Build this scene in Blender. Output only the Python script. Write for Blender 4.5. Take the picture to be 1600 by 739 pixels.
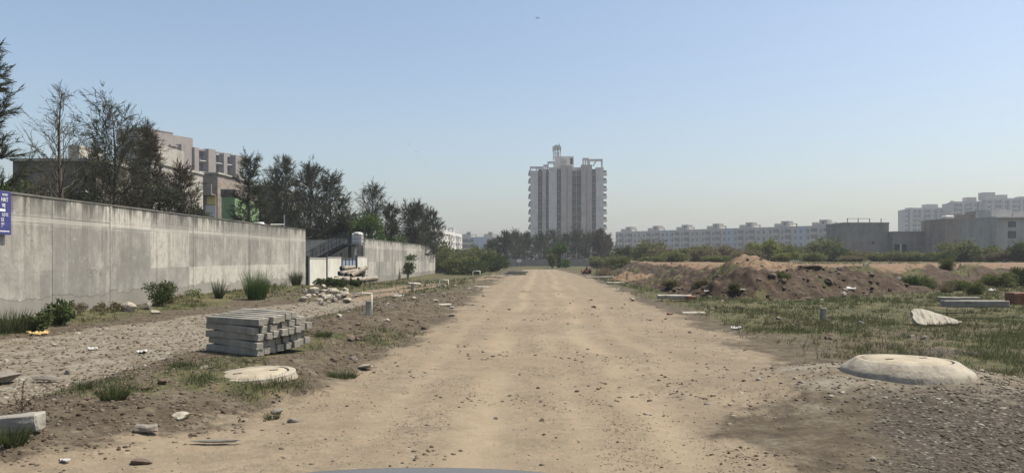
import bpy, bmesh, math, random
import numpy as np
from mathutils import Vector, Matrix, Euler, noise as mnoise

R = math.radians
SC = bpy.context.scene
COL = SC.collection
for _o in list(bpy.data.objects):
    bpy.data.objects.remove(_o)

# ------------------------------------------------------------------ camera
EYE = 1.45            # eye height above the road
F = 1200.0            # focal length in photo pixels (photo is 1600 px wide)
VX, VY = 845.0, 403.0  # where the road's vanishing point lies in the photo
cam_d = bpy.data.cameras.new('camera')
cam = bpy.data.objects.new('camera', cam_d)
COL.objects.link(cam)
cam.location = (0, 0, EYE)
cam.rotation_euler = (R(90), 0, 0)
cam_d.sensor_width = 36.0
cam_d.lens = 36.0 * F / 1600.0
cam_d.shift_x = (800.0 - VX) / 1600.0
cam_d.shift_y = (VY - 369.5) / 1600.0
cam_d.clip_start = 0.05
cam_d.clip_end = 6000
SC.camera = cam

# ------------------------------------------------------------------ sky, sun, exposure
SUN_AZ, SUN_EL = R(80), R(62)     # azimuth from +Y (ahead) towards +X (right)
w = bpy.data.worlds.new('World')
SC.world = w
w.use_nodes = True
nt = w.node_tree
nt.nodes.clear()
sky = nt.nodes.new('ShaderNodeTexSky')
sky.sky_type = 'NISHITA'
sky.sun_disc = False
sky.sun_elevation = SUN_EL
sky.sun_rotation = SUN_AZ
sky.altitude = 200
sky.air_density = 1.1
sky.dust_density = 3.2
sky.ozone_density = 0.9
bg = nt.nodes.new('ShaderNodeBackground')
bg.inputs['Strength'].default_value = 0.106
wo = nt.nodes.new('ShaderNodeOutputWorld')
nt.links.new(sky.outputs[0], bg.inputs['Color'])
nt.links.new(bg.outputs[0], wo.inputs['Surface'])

sd = bpy.data.lights.new('sun', 'SUN')
sd.energy = 4.5
sd.angle = R(0.6)
sd.color = (1.0, 0.93, 0.82)
sun = bpy.data.objects.new('sun', sd)
COL.objects.link(sun)
_s = Vector((math.sin(SUN_AZ) * math.cos(SUN_EL), math.cos(SUN_AZ) * math.cos(SUN_EL), math.sin(SUN_EL)))
sun.rotation_euler = _s.to_track_quat('Z', 'Y').to_euler()
sun.location = (40, 30, 60)

SC.view_settings.view_transform = 'Standard'
SC.view_settings.look = 'None'
SC.view_settings.exposure = 0.64
SC.view_settings.gamma = 1.0
SC.view_settings.use_curve_mapping = False
SC.render.engine = 'CYCLES'
SC.cycles.use_denoising = True
SC.cycles.max_bounces = 6
SC.cycles.diffuse_bounces = 3
SC.cycles.transparent_max_bounces = 8
SC.cycles.volume_bounces = 1


# ------------------------------------------------------------------ object helpers
def tag(o, label=None, cat=None, group=None, kind=None):
    if label: o['label'] = label
    if cat: o['category'] = cat
    if group: o['group'] = group
    if kind: o['kind'] = kind
    return o


def thing(name, label, cat, loc=(0, 0, 0), rz=0.0, group=None):
    o = bpy.data.objects.new(name, None)
    COL.objects.link(o)
    o.empty_display_size = 0.2
    o.location = loc
    o.rotation_euler = (0, 0, rz)
    return tag(o, label, cat, group)


def copy_tree(o, parent=None):
    c = o.copy()
    COL.objects.link(c)
    if parent:
        c.parent = parent
    for ch in list(o.children):
        copy_tree(ch, c)
    return c


def link_mesh(name, me, m, parent=None, loc=None, smooth=False):
    if m is not None and not me.materials:
        me.materials.append(m)
    if smooth:
        me.polygons.foreach_set('use_smooth', [True] * len(me.polygons))
    o = bpy.data.objects.new(name, me)
    COL.objects.link(o)
    if parent:
        o.parent = parent
    if loc is not None:
        o.location = loc
    return o


def np_mesh(name, V, F, m, parent=None, smooth=False):
    V = np.asarray(V, dtype=np.float32)
    F = np.asarray(F, dtype=np.int32)
    k = F.shape[1]
    me = bpy.data.meshes.new(name)
    me.vertices.add(len(V))
    me.vertices.foreach_set('co', V.ravel())
    me.loops.add(F.size)
    me.loops.foreach_set('vertex_index', F.ravel())
    me.polygons.add(len(F))
    me.polygons.foreach_set('loop_start', np.arange(0, F.size, k, dtype=np.int32))
    me.update(calc_edges=True)
    return link_mesh(name, me, m, parent, smooth=smooth)


class MB:
    """collects boxes, tubes and faces; build() links them as one mesh"""

    def __init__(self):
        self.v, self.f = [], []

    def add(self, vs, fs):
        n = len(self.v)
        self.v += [tuple(p) for p in vs]
        self.f += [[i + n for i in q] for q in fs]
        return self

    def box(self, x0, x1, y0, y1, z0, z1):
        return self.add([(x0, y0, z0), (x1, y0, z0), (x1, y1, z0), (x0, y1, z0),
                         (x0, y0, z1), (x1, y0, z1), (x1, y1, z1), (x0, y1, z1)],
                        [(0, 3, 2, 1), (4, 5, 6, 7), (0, 1, 5, 4), (1, 2, 6, 5), (2, 3, 7, 6), (3, 0, 4, 7)])

    def obox(self, c, size, rot=(0, 0, 0)):
        M = Euler(rot).to_matrix()
        a, b, d = size[0] / 2, size[1] / 2, size[2] / 2
        vs = [Vector(c) + M @ Vector((sx * a, sy * b, sz * d)) for sz in (-1, 1) for sx, sy in ((-1, -1), (1, -1), (1, 1), (-1, 1))]
        return self.add(vs, [(0, 3, 2, 1), (4, 5, 6, 7), (0, 1, 5, 4), (1, 2, 6, 5), (2, 3, 7, 6), (3, 0, 4, 7)])

    def bar(self, p, q, t, t2=None):
        p, q = Vector(p), Vector(q)
        d = q - p
        if d.length < 1e-6:
            return self
        z = d.normalized()
        x = z.cross(Vector((0, 0, 1)))
        if x.length < 1e-3:
            x = Vector((1, 0, 0))
        x.normalize()
        y = z.cross(x)
        t2 = t if t2 is None else t2
        vs = [b + sx * x * t / 2 + sy * y * t2 / 2 for b in (p, q) for sx, sy in ((-1, -1), (1, -1), (1, 1), (-1, 1))]
        return self.add(vs, [(0, 3, 2, 1), (4, 5, 6, 7), (0, 1, 5, 4), (1, 2, 6, 5), (2, 3, 7, 6), (3, 0, 4, 7)])

    def tube(self, pts, rad, n=6, cap=True):
        pts = [Vector(p) for p in pts]
        base = len(self.v)
        up = Vector((0.31, 0.17, 0.93)).normalized()
        for i, p in enumerate(pts):
            d = (pts[min(i + 1, len(pts) - 1)] - pts[max(i - 1, 0)])
            d = d.normalized() if d.length > 1e-9 else Vector((0, 0, 1))
            a = d.cross(up if abs(d.dot(up)) < 0.95 else Vector((1, 0, 0))).normalized()
            b = d.cross(a)
            r = rad[i] if hasattr(rad, '__len__') else rad
            for k in range(n):
                t = 2 * math.pi * k / n
                self.v.append(tuple(p + a * math.cos(t) * r + b * math.sin(t) * r))
        for i in range(len(pts) - 1):
            for k in range(n):
                k2 = (k + 1) % n
                self.f.append([base + i * n + k, base + i * n + k2, base + (i + 1) * n + k2, base + (i + 1) * n + k])
        if cap:
            self.f.append([base + k for k in range(n)][::-1])
            e = base + (len(pts) - 1) * n
            self.f.append([e + k for k in range(n)])
        return self

    def lathe(self, prof, n=32, c=(0, 0, 0), caps=True):
        base = len(self.v)
        for r, z in prof:
            for k in range(n):
                t = 2 * math.pi * k / n
                self.v.append((c[0] + r * math.cos(t), c[1] + r * math.sin(t), c[2] + z))
        for i in range(len(prof) - 1):
            for k in range(n):
                k2 = (k + 1) % n
                self.f.append([base + i * n + k, base + i * n + k2, base + (i + 1) * n + k2, base + (i + 1) * n + k])
        if caps:
            e = base + (len(prof) - 1) * n
            self.f.append([e + k for k in range(n)])
        return self

    def build(self, name, m, parent=None, loc=None, smooth=False, bevel=0.0, hard=False):
        me = bpy.data.meshes.new(name)
        me.from_pydata(self.v, [], self.f)
        me.update()
        bm = bmesh.new()
        bm.from_mesh(me)
        bmesh.ops.recalc_face_normals(bm, faces=bm.faces)
        if bevel:
            bmesh.ops.bevel(bm, geom=list(bm.edges), offset=bevel, segments=1, affect='EDGES')
        bm.to_mesh(me)
        bm.free()
        if smooth and hard:
            smooth = False
            me.polygons.foreach_set('use_smooth', [True] * len(me.polygons))
            me.set_sharp_from_angle(angle=R(35))
        return link_mesh(name, me, m, parent, loc, smooth)


# ------------------------------------------------------------------ material helpers
def mat(name, base, rough=0.9, var=0.25, scale=3.0, dark=None, bump=0.15, bscale=None, metal=0.0, stretch=(1, 1, 1), spec=0.25, stain=0.0):
    """weathered surface: base colour broken up by two noises (and optional rain stains)"""
    m = bpy.data.materials.new(name)
    m.use_nodes = True
    t = m.node_tree
    p = t.nodes['Principled BSDF']
    p.inputs['Roughness'].default_value = rough
    p.inputs['Metallic'].default_value = metal
    p.inputs['Specular IOR Level'].default_value = spec
    tc = t.nodes.new('ShaderNodeTexCoord')
    mp = t.nodes.new('ShaderNodeMapping')
    mp.inputs['Scale'].default_value = stretch
    t.links.new(tc.outputs['Object'], mp.inputs['Vector'])
    n1 = t.nodes.new('ShaderNodeTexNoise')
    n1.inputs['Scale'].default_value = scale
    n1.inputs['Detail'].default_value = 8
    n1.inputs['Roughness'].default_value = 0.65
    t.links.new(mp.outputs[0], n1.inputs['Vector'])
    rmp = t.nodes.new('ShaderNodeValToRGB')
    d = dark if dark else tuple(c * (1 - var) for c in base)
    l = tuple(min(1, c * (1 + var * 0.6)) for c in base)
    rmp.color_ramp.elements[0].position = 0.3
    rmp.color_ramp.elements[0].color = (*d, 1)
    rmp.color_ramp.elements[1].position = 0.68
    rmp.color_ramp.elements[1].color = (*l, 1)
    e = rmp.color_ramp.elements.new(0.5)
    e.color = (*base, 1)
    t.links.new(n1.outputs['Fac'], rmp.inputs['Fac'])
    out = rmp.outputs['Color']
    if stain:
        mp2 = t.nodes.new('ShaderNodeMapping')
        mp2.inputs['Scale'].default_value = (0.55, 0.55, 0.10)
        t.links.new(tc.outputs['Object'], mp2.inputs['Vector'])
        n3 = t.nodes.new('ShaderNodeTexNoise')
        n3.inputs['Scale'].default_value = 1.6
        n3.inputs['Detail'].default_value = 6
        t.links.new(mp2.outputs[0], n3.inputs['Vector'])
        mr = t.nodes.new('ShaderNodeMapRange')
        mr.inputs['From Min'].default_value = 0.45
        mr.inputs['From Max'].default_value = 0.75
        mr.inputs['To Max'].default_value = stain
        t.links.new(n3.outputs['Fac'], mr.inputs['Value'])
        mx = t.nodes.new('ShaderNodeMix')
        mx.data_type = 'RGBA'
        mx.blend_type = 'MULTIPLY'
        mx.inputs['B'].default_value = (0.45, 0.43, 0.40, 1)
        t.links.new(mr.outputs[0], mx.inputs['Factor'])
        t.links.new(out, mx.inputs['A'])
        out = mx.outputs['Result']
    t.links.new(out, p.inputs['Base Color'])
    if bump:
        n2 = t.nodes.new('ShaderNodeTexNoise')
        n2.inputs['Scale'].default_value = bscale or scale * 8
        n2.inputs['Detail'].default_value = 6
        t.links.new(tc.outputs['Object'], n2.inputs['Vector'])
        b = t.nodes.new('ShaderNodeBump')
        b.inputs['Strength'].default_value = bump
        b.inputs['Distance'].default_value = 0.02
        t.links.new(n2.outputs['Fac'], b.inputs['Height'])
        t.links.new(b.outputs[0], p.inputs['Normal'])
    return m


def leaf_mat(name, c0, c1, trans=0.3, brown=None):
    m = bpy.data.materials.new(name)
    m.use_nodes = True
    t = m.node_tree
    t.nodes.clear()
    out = t.nodes.new('ShaderNodeOutputMaterial')
    geo = t.nodes.new('ShaderNodeNewGeometry')
    tc = t.nodes.new('ShaderNodeTexCoord')
    n = t.nodes.new('ShaderNodeTexNoise')
    n.inputs['Scale'].default_value = 1.1
    n.inputs['Detail'].default_value = 3
    t.links.new(tc.outputs['Object'], n.inputs['Vector'])
    ad = t.nodes.new('ShaderNodeMath')
    ad.operation = 'MULTIPLY_ADD'
    ad.inputs[1].default_value = 0.5
    t.links.new(geo.outputs['Random Per Island'], ad.inputs[0])
    sb = t.nodes.new('ShaderNodeMath')
    sb.operation = 'MULTIPLY'
    sb.inputs[1].default_value = 0.5
    t.links.new(n.outputs['Fac'], sb.inputs[0])
    t.links.new(sb.outputs[0], ad.inputs[2])
    r = t.nodes.new('ShaderNodeValToRGB')
    r.color_ramp.elements[0].position = 0.2
    r.color_ramp.elements[0].color = (*c0, 1)
    r.color_ramp.elements[1].position = 0.75
    r.color_ramp.elements[1].color = (*c1, 1)
    if brown:
        e = r.color_ramp.elements.new(0.93)
        e.color = (*c1, 1)
        e = r.color_ramp.elements.new(0.95)
        e.color = (*brown, 1)
    t.links.new(ad.outputs[0], r.inputs['Fac'])
    df = t.nodes.new('ShaderNodeBsdfDiffuse')
    tr = t.nodes.new('ShaderNodeBsdfTranslucent')
    mx = t.nodes.new('ShaderNodeMixShader')
    mx.inputs['Fac'].default_value = trans
    t.links.new(r.outputs[0], df.inputs['Color'])
    t.links.new(r.outputs[0], tr.inputs['Color'])
    t.links.new(df.outputs[0], mx.inputs[1])
    t.links.new(tr.outputs[0], mx.inputs[2])
    t.links.new(mx.outputs[0], out.inputs['Surface'])
    return m


# ------------------------------------------------------------------ noise and ground height
def vnoise(x, y, seed=0):
    x = np.asarray(x, dtype=np.float64)
    y = np.asarray(y, dtype=np.float64)
    xi = np.floor(x).astype(np.int64)
    yi = np.floor(y).astype(np.int64)
    fx, fy = x - xi, y - yi
    fx = fx * fx * fx * (fx * (fx * 6 - 15) + 10)
    fy = fy * fy * fy * (fy * (fy * 6 - 15) + 10)

    def h(a, b):
        n = (a * 374761393 + b * 668265263 + seed * 1442695041) & 0xFFFFFFFF
        n = ((n ^ (n >> 13)) * 1274126177) & 0xFFFFFFFF
        n = (n ^ (n >> 16)) & 0xFFFF
        return n / 65535.0
    return ((h(xi, yi) * (1 - fx) + h(xi + 1, yi) * fx) * (1 - fy) + (h(xi, yi + 1) * (1 - fx) + h(xi + 1, yi + 1) * fx) * fy) * 2 - 1


def fbm(x, y, s, octv=4, seed=0, gain=0.5):
    a, t, tot = 1.0, 0.0, 0.0
    x, y = np.asarray(x) / s, np.asarray(y) / s
    for i in range(octv):
        t = t + a * vnoise(x, y, seed + i * 17)
        tot += a
        a *= gain
        x, y = x * 2.03 + 3.1, y * 2.03 + 7.7
    return t / tot


def sst(a, b, x):
    t = np.clip((np.asarray(x, dtype=np.float64) - a) / (b - a), 0, 1)
    return t * t * (3 - 2 * t)


def polyd(x, y, pts):
    best = np.full(np.shape(x), 1e9)
    for (ax, ay), (bx, by) in zip(pts[:-1], pts[1:]):
        dx, dy = bx - ax, by - ay
        t = np.clip(((x - ax) * dx + (y - ay) * dy) / (dx * dx + dy * dy), 0, 1)
        best = np.minimum(best, np.hypot(x - ax - t * dx, y - ay - t * dy))
    return best


XL = ([0, 5.2, 6.5, 8, 10, 20, 40, 60, 97], [-4.6, -3.6, -2.75, -2.4, -2.3, -2.3, -2.6, -2.6, -1.8])
XR = ([0, 5.2, 6.2, 7.3, 9.8, 12.7, 17, 26, 37, 60, 97], [1.6, 1.5, 1.7, 2.3, 3.2, 3.5, 3.5, 3.4, 3.5, 3.6, 2.1])
BANK = ([-5, 4.2, 5.2, 7.7, 10.5, 13.5, 19, 29.6, 60, 400], [90, 52, 30, 26, 28, 31, 35, 45, 62, 90])
TRACK = [(-8.5, 2), (-8.3, 8), (-8.2, 13), (-7.6, 20), (-7.0, 26)]
LANES = [[(-6.6, 26), (-5.9, 34), (-4.6, 44), (-2.4, 54)], [(-7.7, 28), (-7.2, 36), (-6.2, 46), (-2.8, 60)],
         [(-12, 58), (-7.5, 58), (-3, 62)]]


def masks(x, y):
    x = np.asarray(x, dtype=np.float64)
    y = np.asarray(y, dtype=np.float64)
    e = fbm(x, y, 1.6, 4, 5) * 0.55 + fbm(x, y, 0.35, 3, 9) * 0.22
    xl = np.interp(y, *XL)
    xr = np.interp(y, *XR)
    sc = 1 + np.clip(y - 20, 0, 80) * 0.004
    road = sst(-0.35, 0.45, (x - xl) / sc + e) * sst(-0.35, 0.45, (xr - x) / sc + e) * sst(100, 95, y + e * 2)
    wtr = np.interp(y, [2, 8, 14, 20, 27], [2.8, 2.7, 2.3, 1.9, 1.0])
    pale = sst(0.5, -0.5, polyd(x, y, TRACK) - wtr + e * 0.9)
    ln = np.zeros_like(x)
    for L in LANES:
        ln = np.maximum(ln, sst(0.35, -0.25, polyd(x, y, L) - 0.42 + e * 0.5))
    glare_patch = sst(2.7, 1.0, np.hypot((x - 3.9) / 1.25, (y - 8.3) / 0.85) + e * 1.2) * 0.75  # windscreen glare painted into the ground colour as a soft pale patch
    pale = np.maximum(pale, glare_patch) * (1 - 0.7 * road)  # one mask for the pale track and the painted glare
    yb = np.interp(x, *BANK)
    d = np.minimum(y - yb, (x - (5.3 + 0.05 * np.clip(y - 45, 0, 1e4))) * 1.25) + e * 1.4
    plat = sst(0.0, 4.6, d)
    bank = sst(-0.7, 0.4, d) * sst(6.6, 4.2, d)
    heap = sst(1.0, 0.7, np.hypot(x - 5.6, y - 49) / 1.8 + e * 0.3)
    top = sst(3.2, 5.0, d) * sst(30, 18, d + e * 6)
    top = np.maximum(top, heap)
    wallg = sst(-10.3, -11.2, x + e) * sst(45, 38, y)
    rightg = sst(3.6, 4.6, x - np.clip(xr - 3.4, -2, 0) * 0.4 + e * 1.5) * (1 - sst(-0.7, 0.2, d))
    rg = rightg * np.clip(0.40 + 0.6 * sst(-0.3, 0.3, fbm(x, y, 2.6, 4, 31)) + 0.45 * sst(15, 18, y), 0, 1) * sst(8.2, 11.5, y)
    ridge = sst(-6.2, -5.0, x) * sst(-2.0, -2.8, x)
    leftg = ridge * sst(0.05, 0.5, fbm(x, y, 1.3, 4, 41)) * 0.75
    farl = sst(-2.6, -4.2, x) * sst(24, 32, y + e * 3) * (0.4 + 0.6 * sst(-0.3, 0.3, fbm(x, y, 3, 4, 43)))
    far = sst(92, 100, y) * sst(6, 2, x * 0.4)
    plg = sst(12, 24, d + e * 6)
    bankg = bank * sst(0.02, 0.4, fbm(x, y, 0.9, 4, 57)) * 0.75
    grass = np.clip(np.maximum.reduce([wallg, rg, leftg, farl, far, plg * 0.9, bankg]), 0, 1) * (1 - road) * (1 - pale) * (1 - ln)
    gravel = (1 - 0.55 * glare_patch) * sst(0.9, 2.0, x - np.interp(y, [4, 9], [0.6, 1.9]) + e) * sst(9.0, 6.6, y + e) * (1 - road * 0.8)
    gravel = np.maximum(gravel, sst(0.15, 0.55, fbm(x, y, 1.9, 4, 77)) * rightg * sst(17, 12, y) * 0.9)
    wob = 0.25 * fbm(y, y * 0 + 3.3, 5.0, 3, 61)
    rut = np.zeros_like(x)
    for c0, w0, a0 in ((-0.55, 0.24, 1.0), (0.95, 0.24, 1.0), (0.25, 0.17, 0.55), (1.75, 0.17, 0.55), (-1.45, 0.18, 0.5)):
        rut = np.maximum(rut, a0 * np.exp(-((x - c0 - wob * (1 + 0.4 * c0)) / w0) ** 2))
    rut = rut * sst(-0.55, 0.25, fbm(x, y, 2.2, 4, 63)) * road
    return dict(rut=rut, road=road, pale=pale, lane=ln * (1 - road), grass=grass, gravel=gravel, bank=bank, top=top, plat=plat, d=d,
                ridge=ridge, rightg=rightg)


def ground(x, y, M=None):
    x = np.asarray(x, dtype=np.float64)
    y = np.asarray(y, dtype=np.float64)
    M = M or masks(x, y)
    far = sst(160, 60, y) * sst(70, 35, np.abs(x)) * sst(-30, -5, y)
    z = np.zeros_like(x)
    rh = np.interp(y, [2, 5, 6.5, 8.5, 10, 12.5, 15, 20, 30, 60, 80], [0.02, 0.08, 0.16, 0.22, 0.16, 0.16, 0.2, 0.18, 0.15, 0.12, 0.0])
    rc = -3.95
    prof = np.exp(-np.abs((x - rc) / np.where(x > rc, 1.0, 1.05)) ** 3)
    z = z + rh * prof * (1 + 0.35 * fbm(x, y, 1.1, 3, 3))
    z = z - 0.12 * sst(-4.8, -6.2, x) * sst(30, 22, y)
    z = z - 0.45 * sst(-3.5, -8.0, x) * sst(36, 62, y)
    z = z + 0.13 * sst(-10.6, -12.2, x) * sst(42, 34, y)
    z = z + M['plat'] * (0.98 + 0.08 * fbm(x, y, 6, 3, 12)) * (0.72 + 0.28 * sst(5, 9, x - 0.04 * (y - 30)))
    hp = np.hypot((x - 9.4) / 2.3, (y - 34.5) / 2.0)
    z = z + 0.66 * np.clip(1 - hp, 0, 1) ** 1.15 * (1 + 0.2 * fbm(x, y, 0.6, 3, 15))
    for hx, hy, hr, hh in ((7.3, 29, 1.5, 0.55), (8.9, 28.2, 1.6, 0.45), (6.2, 33, 1.4, 0.4), (11.5, 32, 1.8, 0.35), (15.2, 35.2, 1.6, 0.4), (5.6, 49, 1.7, 0.7), (7.4, 58, 2.0, 0.55), (-3.4, 72, 1.5, 0.4), (-4.4, 63, 1.2, 0.3)):
        z = z + hh * np.clip(1 - np.hypot(x - hx, y - hy) / hr, 0, 1) ** 1.2
    rough = np.clip(0.25 + 0.75 * M['ridge'] + 1.2 * M['bank'] + 0.3 * M['rightg'], 0, 2) * (1 - 0.72 * M['road'])
    z = z + far * rough * (0.045 * fbm(x, y, 0.55, 4, 21, 0.6) + 0.028 * fbm(x, y, 0.16, 3, 25, 0.6))
    z = z + far * 0.035 * fbm(x, y, 4.0, 3, 22)
    z = z + far * M['bank'] * (0.34 * fbm(x, y, 1.5, 5, 23, 0.6) + 0.34 * np.abs(fbm(x, y, 0.6, 4, 29, 0.6)) - 0.14)
    z = z - 0.032 * M['rut'] * far + M['road'] * far * (0.018 * fbm(x, y, 0.30, 4, 53, 0.65) + 0.02 * fbm(x, y, 0.9, 3, 54))
    z = z + 0.27 * sst(2.6, 0.6, np.hypot(x - 3.78, (y - 7.95))) * (1 - 0.35 * sst(7.6, 6.6, y))
    z = np.where(np.hypot(x + 3.1, y - 8.35) < 1.2, np.maximum(z, 0.135 * sst(1.2, 0.45, np.hypot(x + 3.1, y - 8.35)) + z * 0.35), z)
    z = z - 0.75 * np.clip(1 - np.hypot((x - 17.6) / 2.3, (y - 36.6) / 1.1), 0, 1) ** 0.6
    # level bed under the stacked posts
    bed = sst(1.25, 0.75, np.hypot(x + 4.05, (y - 11.05)))
    z = z * (1 - bed) + 0.10 * bed
    return z


def G(x, y):
    return float(ground(np.array([float(x)]), np.array([float(y)]))[0])


def hit(px, py, y0=4.7, y1=70):
    Y = np.geomspace(y0, y1, 900)
    zz = EYE - (py - VY) / F * Y
    g = ground((px - VX) / F * Y, Y)
    k = np.argmax(zz <= g) if np.any(zz <= g) else -1
    return float(Y[k])


def PX(px, Y):
    return (px - VX) / F * Y


def PZ(py, Y):
    return EYE - (py - VY) / F * Y


# ------------------------------------------------------------------ ground material and terrain
def ground_mat():
    m = bpy.data.materials.new('earth')
    m.use_nodes = True
    t = m.node_tree
    p = t.nodes['Principled BSDF']
    p.inputs['Roughness'].default_value = 0.95
    p.inputs['Specular IOR Level'].default_value = 0.12
    tc = t.nodes.new('ShaderNodeTexCoord')

    def noise(scale, detail=6, stretch=None, rough=0.6):
        n = t.nodes.new('ShaderNodeTexNoise')
        n.inputs['Scale'].default_value = scale
        n.inputs['Detail'].default_value = detail
        n.inputs['Roughness'].default_value = rough
        src = tc.outputs['Object']
        if stretch:
            mp = t.nodes.new('ShaderNodeMapping')
            mp.inputs['Scale'].default_value = stretch
            t.links.new(src, mp.inputs['Vector'])
            src = mp.outputs[0]
        t.links.new(src, n.inputs['Vector'])
        return n.outputs['Fac']

    def ramp(fac, stops):
        r = t.nodes.new('ShaderNodeValToRGB')
        r.color_ramp.elements[0].position = stops[0][0]
        r.color_ramp.elements[0].color = (*stops[0][1], 1)
        r.color_ramp.elements[1].position = stops[-1][0]
        r.color_ramp.elements[1].color = (*stops[-1][1], 1)
        for q, c in stops[1:-1]:
            e = r.color_ramp.elements.new(q)
            e.color = (*c, 1)
        t.links.new(fac, r.inputs['Fac'])
        return r.outputs['Color']

    def mix(fac, a, b, mode='MIX'):
        x = t.nodes.new('ShaderNodeMix')
        x.data_type = 'RGBA'
        x.blend_type = mode
        for sk, v in (('Factor', fac), ('A', a), ('B', b)):
            if isinstance(v, (int, float)):
                x.inputs[sk].default_value = v
            elif isinstance(v, tuple):
                x.inputs[sk].default_value = (*v, 1)
            else:
                t.links.new(v, x.inputs[sk])
        return x.outputs['Result']

    def rng(v, a, b, c=0.0, d=1.0):
        x = t.nodes.new('ShaderNodeMapRange')
        x.inputs['From Min'].default_value = a
        x.inputs['From Max'].default_value = b
        x.inputs['To Min'].default_value = c
        x.inputs['To Max'].default_value = d
        t.links.new(v, x.inputs['Value'])
        return x.outputs[0]

    def math_(op, a, b):
        x = t.nodes.new('ShaderNodeMath')
        x.operation = op
        for i, v in enumerate((a, b)):
            if isinstance(v, (int, float)):
                x.inputs[i].default_value = v
            else:
                t.links.new(v, x.inputs[i])
        return x.outputs[0]

    def attr(name):
        a = t.nodes.new('ShaderNodeAttribute')
        a.attribute_name = name
        s = t.nodes.new('ShaderNodeSeparateColor')
        t.links.new(a.outputs['Color'], s.inputs[0])
        return s.outputs[0], s.outputs[1], s.outputs[2], a.outputs['Alpha']
    road, pale, grass, gravel = attr('mask_a')
    orange, bank, lane, rut = attr('mask_b')
    nb, nm, nf, nff = noise(0.55, 6), noise(3.1, 7), noise(17, 6), noise(70, 4)
    # broken edges for every mask
    brk = math_('SUBTRACT', noise(5.5, 8, rough=0.75), 0.5)

    def edge(mk, k=0.9):
        return rng(math_('ADD', mk, math_('MULTIPLY', brk, k)), 0.35, 0.65)
    soil = ramp(nm, [(0.25, (0.0417, 0.0328, 0.0225)), (0.45, (0.0808, 0.0651, 0.0439)), (0.6, (0.1102, 0.0934, 0.0647)), (0.75, (0.1518, 0.1416, 0.1041))])
    soil = mix(rng(nf, 0.38, 0.62), mix(0.55, soil, (0.0323, 0.0257, 0.0195)), soil)
    darksoil = ramp(nm, [(0.3, (0.0233, 0.0173, 0.0126)), (0.5, (0.0515, 0.0372, 0.0258)), (0.72, (0.0850, 0.0644, 0.0462))])
    sand = ramp(nb, [(0.3, (0.1761, 0.1395, 0.0957)), (0.5, (0.2129, 0.1726, 0.1199)), (0.7, (0.2444, 0.2005, 0.1435))])
    streak = noise(1.0, 7, (5.0, 0.55, 1.0))
    sand = mix(rng(streak, 0.48, 0.72, 0.0, 0.42), sand, (0.1575, 0.1276, 0.0850))
    sand = mix(rng(noise(2.6, 8, rough=0.78), 0.46, 0.60, 0.0, 0.72), sand, (0.1480, 0.1228, 0.0850))
    sand = mix(rng(noise(9, 8, rough=0.8), 0.50, 0.64, 0.0, 0.75), sand, (0.1197, 0.1000, 0.0720))
    sand = mix(rng(nff, 0.40, 0.62, 0.38, 0.0), sand, (0.1071, 0.0862, 0.0576))
    sand = mix(rng(noise(0.9, 8, (1.6, 0.8, 1.0), 0.7), 0.50, 0.64, 0.0, 0.62), sand, (0.155, 0.126, 0.092))
    sand = mix(rng(noise(0.35, 5), 0.46, 0.62, 0.0, 0.5), sand, (0.200, 0.158, 0.108))
    vs = t.nodes.new('ShaderNodeTexVoronoi')
    vs.inputs['Scale'].default_value = 15
    vs.inputs['Randomness'].default_value = 1.0
    t.links.new(tc.outputs['Object'], vs.inputs['Vector'])
    vsep = t.nodes.new('ShaderNodeSeparateColor')
    t.links.new(vs.outputs['Color'], vsep.inputs[0])
    speck = math_('MULTIPLY', rng(vsep.outputs[0], 0.72, 0.80), rng(vs.outputs['Distance'], 0.34, 0.22))
    sand = mix(math_('MULTIPLY', speck, rng(noise(1.4, 5), 0.40, 0.60, 0.15, 0.9)), sand, mix(vsep.outputs[1], (0.09, 0.072, 0.052), (0.27, 0.235, 0.185)))
    gritty = mix(rng(noise(4.3, 8, (1.0, 0.8, 1.0), 0.8), 0.47, 0.58), (0.215, 0.178, 0.125), (0.105, 0.088, 0.066))
    sand = mix(rng(noise(0.75, 7, (1.5, 0.5, 1.0), 0.65), 0.53, 0.62, 0.0, 0.8), sand, gritty)
    sand = mix(math_('MULTIPLY', rut, 0.55), sand, (0.255, 0.207, 0.140))
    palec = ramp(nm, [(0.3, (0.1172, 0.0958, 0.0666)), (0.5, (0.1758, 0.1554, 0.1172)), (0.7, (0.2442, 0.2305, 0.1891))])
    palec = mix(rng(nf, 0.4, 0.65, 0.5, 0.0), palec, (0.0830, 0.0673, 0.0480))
    gr = ramp(nf, [(0.3, (0.0226, 0.0271, 0.0116)), (0.5, (0.0484, 0.0530, 0.0233)), (0.7, (0.0904, 0.0827, 0.0401))])
    gr = mix(rng(nb, 0.46, 0.64, 0.0, 0.5), gr, (0.115, 0.098, 0.055))
    gr = mix(rng(nm, 0.50, 0.68, 0.0, 0.65), gr, (0.1425, 0.1092, 0.0665))
    orangec = ramp(nm, [(0.3, (0.0920, 0.0624, 0.0416)), (0.52, (0.1520, 0.1056, 0.0688)), (0.75, (0.2120, 0.1560, 0.1056))])
    vor = t.nodes.new('ShaderNodeTexVoronoi')
    vor.inputs['Scale'].default_value = 26
    t.links.new(tc.outputs['Object'], vor.inputs['Vector'])
    sep = t.nodes.new('ShaderNodeSeparateColor')
    t.links.new(vor.outputs['Color'], sep.inputs[0])
    gv = ramp(sep.outputs[0], [(0.0, (0.045, 0.038, 0.030)), (0.5, (0.085, 0.074, 0.058)), (0.85, (0.125, 0.112, 0.090)), (1.0, (0.19, 0.175, 0.145))])
    gv = mix(rng(vor.outputs['Distance'], 0.25, 0.6), gv, (0.05, 0.042, 0.032))
    c = mix(edge(bank), soil, darksoil)
    c = mix(edge(grass, 1.2), c, gr)
    c = mix(edge(orange), c, orangec)
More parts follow.
